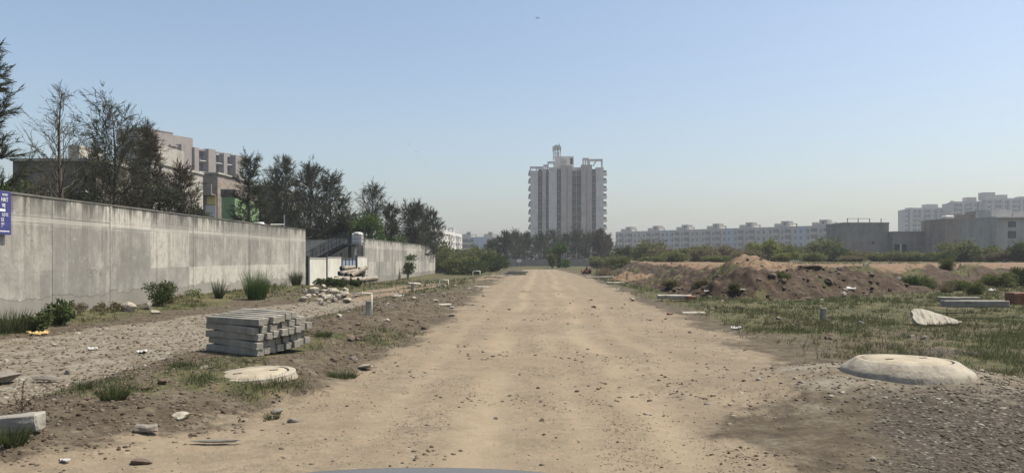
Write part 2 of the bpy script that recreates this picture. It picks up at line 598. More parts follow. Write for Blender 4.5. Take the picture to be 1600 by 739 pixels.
    c = mix(edge(lane, 0.7), c, mix(0.35, sand, orangec))
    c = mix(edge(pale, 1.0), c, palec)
    c = mix(rng(math_('ADD', road, math_('MULTIPLY', brk, 2.2)), 0.22, 0.72), c, sand)
    c = mix(edge(gravel, 1.0), c, gv)
    t.links.new(c, p.inputs['Base Color'])
    b1 = t.nodes.new('ShaderNodeBump')
    b1.inputs['Strength'].default_value = 0.55
    b1.inputs['Distance'].default_value = 0.03
    h = math_('ADD', math_('MULTIPLY', nf, 0.8), math_('MULTIPLY', nff, 0.35))
    t.links.new(h, b1.inputs['Height'])
    t.links.new(b1.outputs[0], p.inputs['Normal'])
    return m


def axis(lo, hi, step, rlo, rhi, end_lo, end_hi):
    a = list(np.arange(lo, hi + 1e-6, step))
    s, v = step, a[-1]
    while v < end_hi:
        s *= rhi
        v += s
        a.append(v)
    s, v = step, a[0]
    while v > end_lo:
        s *= rlo
        v -= s
        a.insert(0, v)
    return np.array(a)


EARTH = ground_mat()
gx = axis(-6.5, 5.5, 0.055, 1.024, 1.024, -1000, 1000)
gy = axis(4.2, 13.5, 0.055, 1.12, 1.009, -120, 1100)
GX, GY = np.meshgrid(gx, gy)
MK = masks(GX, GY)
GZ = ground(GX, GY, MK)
nrow, ncol = GX.shape
dzdy, dzdx = np.gradient(GZ, gy, gx)
NRM = np.stack([-dzdx, -dzdy, np.ones_like(GZ)], -1)
NRM /= np.linalg.norm(NRM, axis=-1, keepdims=True)
NRM = NRM.reshape(-1, 3)
ALLV = np.stack([GX, GY, GZ], -1).reshape(-1, 3)
ii = np.arange(nrow * ncol).reshape(nrow, ncol)
FACES = np.stack([ii[:-1, :-1], ii[:-1, 1:], ii[1:, 1:], ii[1:, :-1]], -1).reshape(-1, 4)


def fc(a):
    return ((a[:-1, :-1] + a[1:, 1:]) / 2).ravel()


f_road, f_pale, f_bank, f_top = fc(MK['road']) > 0.5, fc(np.maximum(MK['pale'], MK['lane'])) > 0.5, fc(MK['bank']) > 0.5, fc(MK['top']) > 0.5
region = np.zeros(len(FACES), dtype=int)
region[f_top] = 4
region[f_bank] = 3
region[f_pale] = 2  # track faces, plus the painted glare area on the right verge
region[f_road] = 1
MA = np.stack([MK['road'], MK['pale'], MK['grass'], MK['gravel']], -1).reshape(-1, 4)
MBk = np.stack([MK['top'], MK['bank'], MK['lane'], MK['rut']], -1).reshape(-1, 4)
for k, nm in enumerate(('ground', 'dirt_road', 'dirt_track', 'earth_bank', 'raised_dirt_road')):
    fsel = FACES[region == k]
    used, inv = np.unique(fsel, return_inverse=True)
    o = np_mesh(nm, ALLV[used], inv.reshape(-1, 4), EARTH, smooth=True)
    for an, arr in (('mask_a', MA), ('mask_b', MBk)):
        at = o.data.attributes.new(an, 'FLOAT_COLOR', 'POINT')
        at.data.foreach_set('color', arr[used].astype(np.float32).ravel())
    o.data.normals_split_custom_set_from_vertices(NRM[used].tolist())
    tag(o, kind='structure')

# ------------------------------------------------------------------ haze
HAZE_D = 0.00048
hb = MB().box(-1150, 1150, -200, 1250, -2.5, 52)
haze = hb.build('haze', None)
hm = bpy.data.materials.new('haze_air')
hm.use_nodes = True
ht = hm.node_tree
ht.nodes.clear()
ho = ht.nodes.new('ShaderNodeOutputMaterial')
hv = ht.nodes.new('ShaderNodeVolumePrincipled')
hv.inputs['Color'].default_value = (0.74, 0.79, 0.86, 1)
hv.inputs['Density'].default_value = HAZE_D
hv.inputs['Anisotropy'].default_value = 0.25
ht.links.new(hv.outputs[0], ho.inputs['Volume'])
haze.data.materials.append(hm)
tag(haze, kind='stuff')

# ------------------------------------------------------------------ materials
def wall_mat(name, zbase, ztop, seed=0.0):
    """old rendered concrete: panels of unlike tone, rain streaks, dark weathered top edge, damp peeled foot"""
    m = bpy.data.materials.new(name)
    m.use_nodes = True
    t = m.node_tree
    p = t.nodes['Principled BSDF']
    p.inputs['Roughness'].default_value = 0.92
    p.inputs['Specular IOR Level'].default_value = 0.15
    tc = t.nodes.new('ShaderNodeTexCoord')
    sep = t.nodes.new('ShaderNodeSeparateXYZ')
    t.links.new(tc.outputs['Object'], sep.inputs[0])

    def noise(scale, stretch, detail=7, rough=0.65, off=0.0):
        mp = t.nodes.new('ShaderNodeMapping')
        mp.inputs['Scale'].default_value = stretch
        mp.inputs['Location'].default_value = (off + seed, off * 2 + seed, off)
        t.links.new(tc.outputs['Object'], mp.inputs['Vector'])
        n = t.nodes.new('ShaderNodeTexNoise')
        n.inputs['Scale'].default_value = scale
        n.inputs['Detail'].default_value = detail
        n.inputs['Roughness'].default_value = rough
        t.links.new(mp.outputs[0], n.inputs['Vector'])
        return n.outputs['Fac']

    def math_(op, a, b):
        x = t.nodes.new('ShaderNodeMath')
        x.operation = op
        for i, v in enumerate((a, b)):
            if isinstance(v, (int, float)):
                x.inputs[i].default_value = v
            else:
                t.links.new(v, x.inputs[i])
        return x.outputs[0]

    def rng(v, a, b, c=0.0, d=1.0):
        x = t.nodes.new('ShaderNodeMapRange')
        x.inputs['From Min'].default_value = a
        x.inputs['From Max'].default_value = b
        x.inputs['To Min'].default_value = c
        x.inputs['To Max'].default_value = d
        t.links.new(v, x.inputs['Value'])
        return x.outputs[0]

    def mix(fac, a, b):
        x = t.nodes.new('ShaderNodeMix')
        x.data_type = 'RGBA'
        for sk, v in (('Factor', fac), ('A', a), ('B', b)):
            if isinstance(v, (int, float)):
                x.inputs[sk].default_value = v
            elif isinstance(v, tuple):
                x.inputs[sk].default_value = (*v, 1)
            else:
                t.links.new(v, x.inputs[sk])
        return x.outputs['Result']
    big = noise(0.42, (1, 1, 1), 5)
    med = noise(1.6, (1, 1, 0.8), 8, 0.7, 3.3)
    strk = noise(1.7, (1, 1.5, 0.16), 8, 0.68, 9.1)
    blot = noise(0.62, (1, 1.0, 0.75), 6, 0.6, 21.0)
    gate = rng(noise(0.5, (1, 1, 0.6), 4, 0.5, 31.0), 0.42, 0.6)
    fine = noise(14, (1, 1, 0.5), 6, 0.7, 1.7)
    # panel tone steps every 2.75 m along the wall, two heights
    pan = math_('FLOOR', math_('DIVIDE', math_('ADD', sep.outputs[1], 0.2), 2.75), 0)
    wn = t.nodes.new('ShaderNodeTexWhiteNoise')
    wn.noise_dimensions = '2D'
    cb = t.nodes.new('ShaderNodeCombineXYZ')
    t.links.new(pan, cb.inputs[0])
    lift = math_('FLOOR', math_('ADD', math_('DIVIDE', sep.outputs[2], 1.22), math_('MULTIPLY', big, 0.12)), 0)
    t.links.new(lift, cb.inputs[1])
    t.links.new(cb.outputs[0], wn.inputs['Vector'])
    light, mid, darkc = (0.48, 0.462, 0.400), (0.32, 0.308, 0.268), (0.185, 0.180, 0.160)
    v = math_('ADD', math_('MULTIPLY', wn.outputs['Value'], 0.36), math_('ADD', math_('MULTIPLY', blot, 0.70), math_('MULTIPLY', med, 0.36)))
    c = mix(rng(v, 0.57, 0.87), darkc, light)
    c = mix(0.18, c, mid)
    c = mix(math_('MULTIPLY', gate, rng(strk, 0.48, 0.64, 0.0, 0.72)), c, (0.15, 0.145, 0.127))
    c = mix(rng(strk, 0.44, 0.30, 0.0, 0.40), c, (0.48, 0.465, 0.41))
    c = mix(rng(fine, 0.40, 0.62, 0.35, 0.0), c, (0.20, 0.195, 0.175))
    drip = noise(5.5, (1, 1.6, 0.045), 5, 0.6, 41.0)
    dz = rng(sep.outputs[2], ztop - 2.1, ztop - 0.05)
    c = mix(math_('MULTIPLY', dz, rng(drip, 0.54, 0.62, 0.0, 0.75)), c, (0.10, 0.096, 0.083))
    rough_ = noise(3.4, (1, 0.9, 0.8), 10, 0.82, 51.0)
    c = mix(rng(rough_, 0.50, 0.60, 0.0, 0.42), c, (0.155, 0.15, 0.132))
    c = mix(rng(rough_, 0.44, 0.36, 0.0, 0.40), c, (0.48, 0.468, 0.415))
    ck = t.nodes.new('ShaderNodeTexVoronoi')
    ck.feature = 'DISTANCE_TO_EDGE'
    ck.inputs['Scale'].default_value = 0.55
    ckm = t.nodes.new('ShaderNodeVectorMath')
    ckm.operation = 'ADD'
    ckn = t.nodes.new('ShaderNodeTexNoise')
    ckn.inputs['Scale'].default_value = 2.2
    ckn.inputs['Detail'].default_value = 5
    t.links.new(tc.outputs['Object'], ckn.inputs['Vector'])
    t.links.new(tc.outputs['Object'], ckm.inputs[0])
    t.links.new(ckn.outputs['Color'], ckm.inputs[1])
    t.links.new(ckm.outputs[0], ck.inputs['Vector'])
    c = mix(math_('MULTIPLY', gate, rng(ck.outputs['Distance'], 0.006, 0.0, 0.0, 0.8)), c, (0.07, 0.066, 0.056))
    # black algae along the top edge and running down
    tp = math_('ADD', math_('SUBTRACT', sep.outputs[2], ztop - 0.16), math_('MULTIPLY', math_('SUBTRACT', strk, 0.46), 2.0))
    c = mix(rng(tp, -0.05, 0.22, 0.0, 0.85), c, (0.085, 0.082, 0.072))
    # pale cast band about half a metre under the top
    bd = math_('ABSOLUTE', math_('SUBTRACT', sep.outputs[2], ztop - 0.62), 0)
    c = mix(rng(math_('ADD', bd, math_('MULTIPLY', math_('SUBTRACT', med, 0.5), 0.25)), 0.04, 0.16, 0.40, 0.0), c, (0.47, 0.455, 0.40))
    # damp, peeled foot with a ragged edge
    ft = math_('ADD', math_('SUBTRACT', sep.outputs[2], zbase + 0.36), math_('MULTIPLY', math_('SUBTRACT', noise(0.8, (1, 1, 0.2), 6, 0.6, 5.5), 0.5), 0.9))
    c = mix(rng(ft, 0.05, -0.02, 0.0, 0.75), c, (0.20, 0.19, 0.165))
    c = mix(rng(math_('ABSOLUTE', math_('SUBTRACT', ft, 0.03), 0), 0.0, 0.03, 0.7, 0.0), c, (0.10, 0.095, 0.08))
    t.links.new(c, p.inputs['Base Color'])
    b = t.nodes.new('ShaderNodeBump')
    b.inputs['Strength'].default_value = 0.4
    b.inputs['Distance'].default_value = 0.02
    t.links.new(math_('ADD', fine, med), b.inputs['Height'])
    t.links.new(b.outputs[0], p.inputs['Normal'])
    return m


M = {}
M['wall1'] = wall_mat('old_concrete_wall', 0.05, 3.0)
M['wall2'] = wall_mat('old_concrete_wall_far', -0.45, 2.9, 4.0)
M['plaster'] = mat('grey_plaster', (0.34, 0.33, 0.29), var=0.35, scale=1.2, stain=0.32)
M['whitewash'] = mat('whitewashed_render', (0.504, 0.495, 0.432), var=0.18, scale=1.0, stain=0.32)
M['coping'] = mat('weathered_coping', (0.13, 0.125, 0.11), var=0.4, scale=3)
M['concrete'] = mat('precast_concrete', (0.255, 0.24, 0.2), var=0.3, scale=5, bump=0.35, bscale=40)
M['concrete_b'] = mat('precast_concrete_grey', (0.215, 0.203, 0.172), var=0.35, scale=6, bump=0.35, bscale=40)
M['slab'] = mat('pale_concrete_slab', (0.288, 0.268, 0.219), var=0.3, scale=5, bump=0.4, bscale=30)
M['slab_stained'] = mat('pale_slab_with_dark_runs', (0.33, 0.305, 0.245), var=0.3, scale=7, dark=(0.12, 0.105, 0.08), bump=0.5, bscale=26, stretch=(3.0, 0.8, 1))
M['ring'] = mat('manhole_concrete', (0.265, 0.24, 0.19), var=0.45, scale=5, dark=(0.13, 0.108, 0.08), bump=0.5, bscale=22)
M['cover'] = mat('manhole_cover_concrete', (0.275, 0.242, 0.178), var=0.4, scale=6, dark=(0.20, 0.165, 0.115), bump=0.4, bscale=45)
M['rock_brown'] = mat('brown_stone', (0.108, 0.081, 0.059), var=0.5, scale=6, bump=0.4, bscale=30)
M['rock_grey'] = mat('grey_stone', (0.176, 0.158, 0.131), var=0.45, scale=6, bump=0.4, bscale=30)
M['rock_pale'] = mat('pale_stone', (0.306, 0.276, 0.220), var=0.35, scale=6, bump=0.4, bscale=30)
M['brick'] = mat('weathered_brick', (0.176, 0.092, 0.060), var=0.4, scale=6, bump=0.4, bscale=30)
M['bark'] = mat('bark', (0.085, 0.07, 0.055), var=0.4, scale=8, bump=0.4)
M['pipe_white'] = mat('white_plastic_pipe', (0.527, 0.510, 0.442), rough=0.5, var=0.15, bump=0.05)
M['pipe_cement'] = mat('cement_pipe', (0.26, 0.225, 0.18), var=0.5, scale=4, bump=0.2)
M['black'] = mat('dark_inside', (0.02, 0.02, 0.02), var=0.2, bump=0)
M['iron'] = mat('dark_painted_iron', (0.045, 0.045, 0.05), rough=0.6, var=0.3, bump=0.05)
M['gate_blue'] = mat('blue_grey_sheet_metal', (0.20, 0.23, 0.28), rough=0.55, var=0.2, scale=2, bump=0.05)
M['tank'] = mat('white_water_tank_plastic', (0.595, 0.586, 0.544), rough=0.5, var=0.12, scale=3, bump=0.03)
M['glass'] = mat('dark_window_glass', (0.035, 0.04, 0.045), rough=0.25, var=0.4, scale=1.5, bump=0, spec=0.5)
M['tower_wall'] = mat('stained_tower_render', (0.50, 0.48, 0.45), var=0.2, scale=0.35, bump=0.05, stain=0.32)
M['tower_pier'] = mat('pinkish_tower_render', (0.36, 0.315, 0.28), var=0.2, scale=0.35, bump=0.05, stain=0.32)
M['tower_dark'] = mat('tower_recess_render', (0.085, 0.082, 0.08), var=0.3, scale=0.5, bump=0.05, stain=0.32)
M['white_render_dull'] = mat('weathered_white_render', (0.34, 0.325, 0.29), var=0.22, scale=0.4, bump=0.05, stain=0.32)
M['white_render'] = mat('white_render', (0.558, 0.540, 0.504), var=0.18, scale=0.5, bump=0.05, stain=0.32)
M['blue_render'] = mat('pale_blue_render', (0.27, 0.335, 0.41), var=0.18, scale=0.5, bump=0.05, stain=0.32)
M['teal_render'] = mat('teal_paint', (0.10, 0.26, 0.27), var=0.25, scale=0.8, bump=0.05, stain=0.32)
M['pink_render'] = mat('pinkish_grey_render', (0.254, 0.225, 0.207), var=0.12, scale=0.4, bump=0.05, stain=0.325)
M['raw_concrete'] = mat('bare_unfinished_plaster', (0.215, 0.2, 0.178), var=0.28, scale=0.5, bump=0.1, stain=0.32)
M['raw_brown'] = mat('bare_brownish_plaster', (0.245, 0.212, 0.18), var=0.28, scale=0.5, bump=0.1, stain=0.32)
M['brick_house'] = mat('patchy_brick_and_mortar', (0.240, 0.204, 0.172), var=0.5, scale=2.2, bump=0.3, stain=0.32)
M['old_house'] = mat('mouldy_dark_plaster', (0.15, 0.13, 0.11), var=0.7, scale=0.9, dark=(0.05, 0.045, 0.04), bump=0.2, stain=0.5)
M['green_house'] = mat('mint_green_paint', (0.189, 0.294, 0.140), var=0.15, scale=0.8, bump=0.05, stain=0.32)
M['yellow'] = mat('faded_yellow_paint', (0.62, 0.50, 0.24), var=0.2, scale=2, bump=0.1)
M['net'] = mat('green_shade_net', (0.035, 0.12, 0.115), var=0.35, scale=1.5, bump=0.2)
M['metal'] = mat('galvanised_steel', (0.228, 0.234, 0.240), rough=0.5, var=0.2, metal=0.4, bump=0)
M['sign_blue'] = mat('navy_blue_sign_board', (0.045, 0.05, 0.16), rough=0.6, var=0.15, scale=4, bump=0.02)
M['sign_white'] = mat('white_sign_lettering', (0.72, 0.72, 0.74), rough=0.6, var=0.08, bump=0)
M['car_paint'] = mat('dull_grey_car_paint', (0.085, 0.09, 0.092), rough=0.6, var=0.08, scale=3, bump=0, metal=0.0, spec=0.3)
M['rag'] = mat('yellow_plastic_wrapper', (0.36, 0.25, 0.1), rough=0.6, var=0.3, scale=9, bump=0.1)
M['cloth'] = mat('dusty_cream_cloth', (0.468, 0.408, 0.281), var=0.25, scale=9, bump=0.2)
M['redcloth'] = mat('dark_red_heap', (0.10, 0.045, 0.038), var=0.4, scale=5, bump=0.3)
M['white_rag'] = mat('white_plastic_bag', (0.36, 0.355, 0.34), rough=0.6, var=0.15, scale=9, bump=0.1)
M['bird'] = mat('dark_feathers', (0.05, 0.048, 0.045), var=0.2, bump=0)
M['needle'] = leaf_mat('casuarina_needles', (0.022, 0.026, 0.018), (0.085, 0.092, 0.060), 0.35)
M['needle_brown'] = leaf_mat('brownish_needles', (0.032, 0.026, 0.019), (0.105, 0.088, 0.060), 0.35)
M['leaf'] = leaf_mat('dull_green_leaves', (0.024, 0.036, 0.014), (0.088, 0.112, 0.042), 0.3)
M['leaf_bright'] = leaf_mat('fresh_green_leaves', (0.030, 0.055, 0.016), (0.10, 0.155, 0.045), 0.3)
M['scrub'] = leaf_mat('olive_scrub_leaves', (0.050, 0.060, 0.024), (0.165, 0.180, 0.072), 0.3)
M['scrub_dry'] = leaf_mat('dry_olive_scrub_leaves', (0.075, 0.066, 0.040), (0.185, 0.165, 0.092), 0.3)
M['scrub_lime'] = leaf_mat('yellow_green_scrub_leaves', (0.070, 0.082, 0.022), (0.21, 0.225, 0.070), 0.35)
M['grass'] = leaf_mat('wild_grass_blades', (0.0450, 0.0583, 0.0243), (0.1350, 0.1507, 0.0702), 0.35, (0.2340, 0.2138, 0.1217))
M['grass_dark'] = leaf_mat('dark_grass_blades', (0.036, 0.045, 0.020), (0.095, 0.108, 0.050), 0.35, (0.20, 0.165, 0.09))
M['dry_grass'] = leaf_mat('dry_olive_grass', (0.0612, 0.0562, 0.0302), (0.1440, 0.1260, 0.0756), 0.3, (0.2160, 0.1872, 0.1224))
M['straw'] = leaf_mat('dry_weed_stems', (0.12, 0.10, 0.07), (0.24, 0.20, 0.13), 0.2)
M['far_leaf'] = leaf_mat('distant_leaves', (0.03, 0.036, 0.022), (0.08, 0.09, 0.05), 0.2)


# ------------------------------------------------------------------ foliage helpers
def blades(name, c, d, L, W, m, parent=None, taper=0.35, rs=None):
    """one thin quad per blade: root c, unit direction d, length L, width W"""
    rs = rs or np.random.RandomState(1)
    n = len(c)
    r = rs.normal(size=(n, 3))
    s = np.cross(d, r)
    s /= np.linalg.norm(s, axis=1, keepdims=True) + 1e-9
    L = np.broadcast_to(np.asarray(L, dtype=float).reshape(-1, 1), (n, 1))
    W = np.broadcast_to(np.asarray(W, dtype=float).reshape(-1, 1), (n, 1))
    V = np.empty((n, 4, 3))
    V[:, 0] = c - s * W / 2
    V[:, 1] = c + s * W / 2
    V[:, 2] = c + d * L + s * W / 2 * taper
    V[:, 3] = c + d * L - s * W / 2 * taper
    return np_mesh(name, V.reshape(-1, 3), np.arange(n * 4).reshape(n, 4), m, parent)


def unit(v):
    return v / (np.linalg.norm(v, axis=-1, keepdims=True) + 1e-9)


def casuarina(name, label, x, y, ztop, width, n=5000, seed=1, m='needle', cat='tree', group=None, sparse=False, low=0.12, lean=(0, 0), blade=(0.26, 0.032), shape=0.8, limbs=None, zb=None):
    """feathery tree: tapered trunk, rising limbs, twigs that carry thin drooping needle sprays"""
    rs = np.random.RandomState(seed)
    z0 = (G(x, y) if zb is None else zb) - 0.05
    H = ztop - z0
    t = thing(name, label, cat, (x, y, z0), 0, group)
    tb = MB()
    nseg = 9
    ph = rs.uniform(0, 6.28)
    tr = []
    for i in range(nseg + 1):
        q = i / nseg
        tr.append(np.array([lean[0] * q + 0.05 * H * 0.35 * math.sin(q * 5 + ph) * q, lean[1] * q + 0.05 * H * 0.3 * math.cos(q * 4 + ph) * q, H * q * 0.985]))
    r0 = 0.016 * H + 0.02
    tb.tube(tr, [max(0.008, r0 * (1 - 0.93 * i / nseg)) for i in range(nseg + 1)], 7)
    C, D = [], []
    nl = limbs or int(20 + H * 2.2)
    for k in range(nl):
        q = low + (0.97 - low) * (k + rs.uniform(0, 0.8)) / nl
        i = min(int(q * nseg), nseg - 1)
        fq = q * nseg - i
        p0 = tr[i] * (1 - fq) + tr[i + 1] * fq
        a = k * 2.4 + rs.uniform(-0.5, 0.5)
        prof = (min(1.0, (q - low * 0.4) / 0.22) ** 0.6) * (1 - q) ** shape + 0.07
        Lm = width * 0.62 * prof * rs.uniform(0.55, 1.3)
        pitch = rs.uniform(0.25, 0.85) + 0.35 * q
        dv = np.array([math.cos(a) * math.cos(pitch), math.sin(a) * math.cos(pitch), math.sin(pitch)])
        pts = [p0]
        for s_ in range(4):
            dv = unit(dv + np.array([0, 0, 0.10]) + rs.normal(size=3) * 0.16)
            pts.append(pts[-1] + dv * Lm / 4)
        rr = max(0.006, 0.30 * r0 * (1 - q) + 0.006)
        tb.tube(pts, [rr, rr * 0.8, rr * 0.6, rr * 0.4, rr * 0.2], 4, cap=False)
        pa = np.array(pts)
        nt_ = max(3, int((3 if sparse else 6) + Lm * (4 if sparse else 7)))
        for j in range(nt_):
            u = rs.uniform(0.15, 1.0) ** 0.8
            jj = min(int(u * 4), 3)
            fp = u * 4 - jj
            b = pa[jj] * (1 - fp) + pa[jj + 1] * fp
            td = unit(unit(pa[jj + 1] - pa[jj]) * 0.8 + rs.normal(size=3) * 0.55 + np.array([0, 0, 0.12]))
            tl = (0.26 + 0.36 * Lm) * rs.uniform(0.4, 1.5) * min(1, 0.5 + Lm)
            if sparse or rs.rand() < 0.3:
                tb.tube([b, b + td * tl * 0.8], [0.008, 0.004], 3, cap=False)
            C.append((b, td, tl))
    # spread the needle sprays over the twigs
    per = max(4, int(n * (1.0 if sparse else 1.25) / max(1, len(C))))
    B = np.array([c_[0] for c_ in C])
    T = np.array([c_[1] for c_ in C])
    TL = np.array([c_[2] for c_ in C])
    idx = np.repeat(np.arange(len(C)), per)
    u = rs.uniform(0.1, 1.05, size=len(idx))[:, None]
    cc = B[idx] + T[idx] * TL[idx][:, None] * u + rs.normal(size=(len(idx), 3)) * 0.025
    dd = unit(T[idx] * 1.0 + rs.normal(size=(len(idx), 3)) * 0.30 + np.array([0, 0, -0.14]))
    tb.build('trunk', M['bark'], t, smooth=True)
    blades('crown', cc, dd, rs.uniform(0.6, 1.5, len(idx)) * blade[0] * 1.25, rs.uniform(0.6, 1.3, len(idx)) * blade[1] * 0.78, M[m], t, 0.4, rs)
    return t


def bushy(name, label, x, y, h, wd, n=1500, seed=1, m='leaf', cat='shrub', group=None, leaf=0.10, z0=None, lobes=9, stem=True, up=0.2, hollow=0.45):
    """broadleaf crown: leaf faces in uneven clumps round several limbs"""
    rs = np.random.RandomState(seed)
    zb = (G(x, y) if z0 is None else z0) - 0.03
    t = thing(name, label, cat, (x, y, zb), 0, group)
    tb = MB()
    cs, rads = [], []
    for k in range(lobes):
        a = rs.uniform(0, 6.28)
        rr = math.sqrt(rs.uniform(0, 1)) * wd * 0.36
        hz = rs.uniform(0.22, 0.86) * h
        r = rs.uniform(0.16, 0.27) * min(wd, h * 1.3) * (1.15 - 0.35 * hz / h)
        c = np.array([math.cos(a) * rr, math.sin(a) * rr, hz * (1 - 0.25 * rr / (wd * 0.5))])
        cs.append(c)
        rads.append(r)
        mid = c * 0.5 + np.array([0, 0, -0.06 * h]) + rs.normal(size=3) * 0.04 * wd
        tb.tube([(0, 0, 0), mid, c, c + (0, 0, r * 0.5)], [0.022 * h + 0.004, 0.013 * h + 0.003, 0.007 * h + 0.002, 0.003], 5, cap=False)
    if stem:
        tb.build('stem', M['bark'], t, smooth=True)
    cs, rads = np.array(cs), np.array(rads)
    k = rs.choice(lobes, n, p=rads ** 2 / np.sum(rads ** 2))
    u = unit(rs.normal(size=(n, 3)))
    rad = rads[k] * (hollow + (1 - hollow) * rs.uniform(0, 1, n) ** 0.5) * (1 + 0.28 * rs.normal(size=n))
    # clump the leaves
    cl = unit(rs.normal(size=(lobes * 14, 3)))
    u = unit(u + 0.65 * cl[(k * 14 + rs.randint(0, 14, n))])
    c = cs[k] + u * rad[:, None] * np.array([1, 1, 0.85])
    c[:, 2] = np.abs(c[:, 2])
    d = unit(u * 0.6 + rs.normal(size=(n, 3)) * 0.6 + np.array([0, 0, up]))
    blades('foliage', c, d, leaf * rs.uniform(0.6, 1.3, n), leaf * 0.55 * rs.uniform(0.6, 1.3, n), M[m], t, 0.5, rs)
    return t


def tuft(name, label, x, y, h, wd, n=160, seed=1, m='grass_dark', group=None, bw=0.012, splay=0.5, cat='grass tuft'):
    rs = np.random.RandomState(seed)
    a = rs.uniform(0, 6.28, n)
    r = wd * 0.22 * np.sqrt(rs.uniform(0, 1, n))
    c = np.stack([np.cos(a) * r, np.sin(a) * r, np.zeros(n)], 1)
    d = unit(np.stack([np.cos(a) * splay * rs.uniform(0, 1.2, n), np.sin(a) * splay * rs.uniform(0, 1.2, n), np.ones(n)], 1) + rs.normal(size=(n, 3)) * 0.12)
    o = blades(name, c, d, h * rs.uniform(0.5, 1.1, n), bw * rs.uniform(0.6, 1.4, n), M[m], None, 0.15, rs)
    o.location = (x, y, G(x, y) - 0.015)
    return tag(o, label, cat, group)


# ------------------------------------------------------------------ long compound walls
def long_wall(name, label, x0, y0, x1, y1, zb, zt, m, step=2.75, th=0.22):
    """rendered wall with shallow cast joints, coping and a slightly proud plinth; local x runs along it"""
    t = thing(name, label, 'wall', (0, 0, 0))
    d = Vector((x1 - x0, y1 - y0, 0))
    L = d.length
    d.normalize()
    nrm = Vector((d.y, -d.x, 0))      # faces the road
    b = MB()

    def pt(s, o, z):
        q = Vector((x0, y0, 0)) + d * s - nrm * o
        return (q.x, q.y, z)

    def slab(mb, s0, s1, o0, o1, z0, z1):
        vs = [pt(s0, o0, z0), pt(s1, o0, z0), pt(s1, o1, z0), pt(s0, o1, z0), pt(s0, o0, z1), pt(s1, o0, z1), pt(s1, o1, z1), pt(s0, o1, z1)]
        mb.add(vs, [(0, 3, 2, 1), (4, 5, 6, 7), (0, 1, 5, 4), (1, 2, 6, 5), (2, 3, 7, 6), (3, 0, 4, 7)])
    slab(b, 0, L, 0.012, th, zb - 0.6, zt - 0.05)
    n = max(1, round(L / step))
    for k in range(n):
        s0, s1 = k * L / n + 0.005, (k + 1) * L / n - 0.005
        j = 0.004 * math.sin(k * 2.3)
        slab(b, s0, s1, j, 0.014, zb - 0.6, zt - 0.70)
        slab(b, s0, s1, 0.003 - j, 0.014, zt - 0.690, zt - 0.55)
        slab(b, s0, s1, j + 0.002, 0.014, zt - 0.541, zt - 0.052)
        if k % 2 == 0:
            slab(b, s0 - 0.07, s0 + 0.05, -0.014, 0.0, zb - 0.6, zt - 0.06)
    b.build('wall_body', m, t)
    cp = MB()
    rs = np.random.RandomState(3)
    q = 0.0
    while q < L:
        e = min(L, q + rs.uniform(0.5, 1.6))
        slab(cp, q, e - 0.004, -0.012 - rs.uniform(0, 0.012), th + 0.02, zt - 0.05, zt - rs.uniform(0, 0.022))
        q = e
    cp.build('coping', M['coping'], t)
    return t


long_wall('concrete_wall', 'long stained grey concrete wall nearest on the left with the blue board on it', -12.3, 6.0, -12.62, 41.2, 0.05, 3.0, M['wall1'])
long_wall('concrete_wall', 'far grey concrete wall right of the gate with a young tree against it', -12.9, 55.9, -12.95, 94.2, -0.45, 2.9, M['wall2'])
long_wall('concrete_wall', 'plain grey yard wall behind the stair and white gate panels', -30, 62.0, -13.3, 62.0, -0.3, 2.95, M['plaster'], step=4)
# return of the far wall at the tank corner
t = thing('concrete_wall', 'short dark wall end beside the white tank on its column', 'wall')
MB().box(-15.4, -13.12, 55.9, 56.12, -0.9, 2.86).build('wall_body', M['plaster'], t)
MB().box(-15.4, -13.12, 55.88, 56.14, 2.86, 2.92).build('coping', M['coping'], t)

# low white gate walls, posts and the blue-grey gate
def gate_panel(label, y0, y1, zt, x=-12.6):
    t = thing('boundary_panel', label, 'wall')
    zb = G(x, (y0 + y1) / 2) - 0.5
    MB().box(x - 0.16, x, y0, y1, zb, zt - 0.06).build('panel_body', M['whitewash'], t, bevel=0.008)
    MB().box(x - 0.18, x + 0.02, y0, y1, zt - 0.058, zt).build('coping', M['plaster'], t, bevel=0.006)


gate_panel('white rendered low wall panel next to the black post at the near wall end', 41.9, 45.1, 1.46)
gate_panel('white rendered low wall panel between the thin black post and the blue gate', 45.35, 48.5, 1.5)
gate_panel('white rendered gate pillar between the blue gate and the far wall', 52.75, 55.75, 1.55)
for lb, y0, h in (('black iron post at the near end of the low white wall', 41.55, 1.55), ('thin black iron post between two low white wall panels', 45.22, 1.75), ('black iron gate post left of the blue gate', 48.65, 1.95), ('black iron gate post right of the blue gate', 52.6, 1.9)):
    t = thing('iron_post', lb, 'post', (-12.62, y0, G(-12.62, y0)))
    MB().box(-0.06, 0.06, -0.06, 0.06, -0.4, h).build('shaft', M['iron'], t, bevel=0.006)
    MB().box(-0.075, 0.075, -0.075, 0.075, h, h + 0.05).build('cap', M['iron'], t, bevel=0.006)
t = thing('metal_gate', 'blue grey sheet metal gate in a grid frame between low white walls', 'gate', (-12.66, 48.75, -0.2))
MB().box(-0.01, 0.01, 0.02, 3.75, 0.12, 1.62).build('sheet_panel', M['gate_blue'], t)
fr = MB()
for k in range(5):
    fr.box(0.011, 0.05, 0.02 + k * 0.915, 0.09 + k * 0.915, 0.1, 1.66)
for z in (0.1, 0.85, 1.6):
    fr.box(0.051, 0.075, 0.02, 3.75, z, z + 0.07)
fr.build('gate_frame', M['iron'], t)
MB().bar((0.1, 2.0, 0.8), (0.1, 2.0, 1.05), 0.03).build('handle', M['iron'], t)

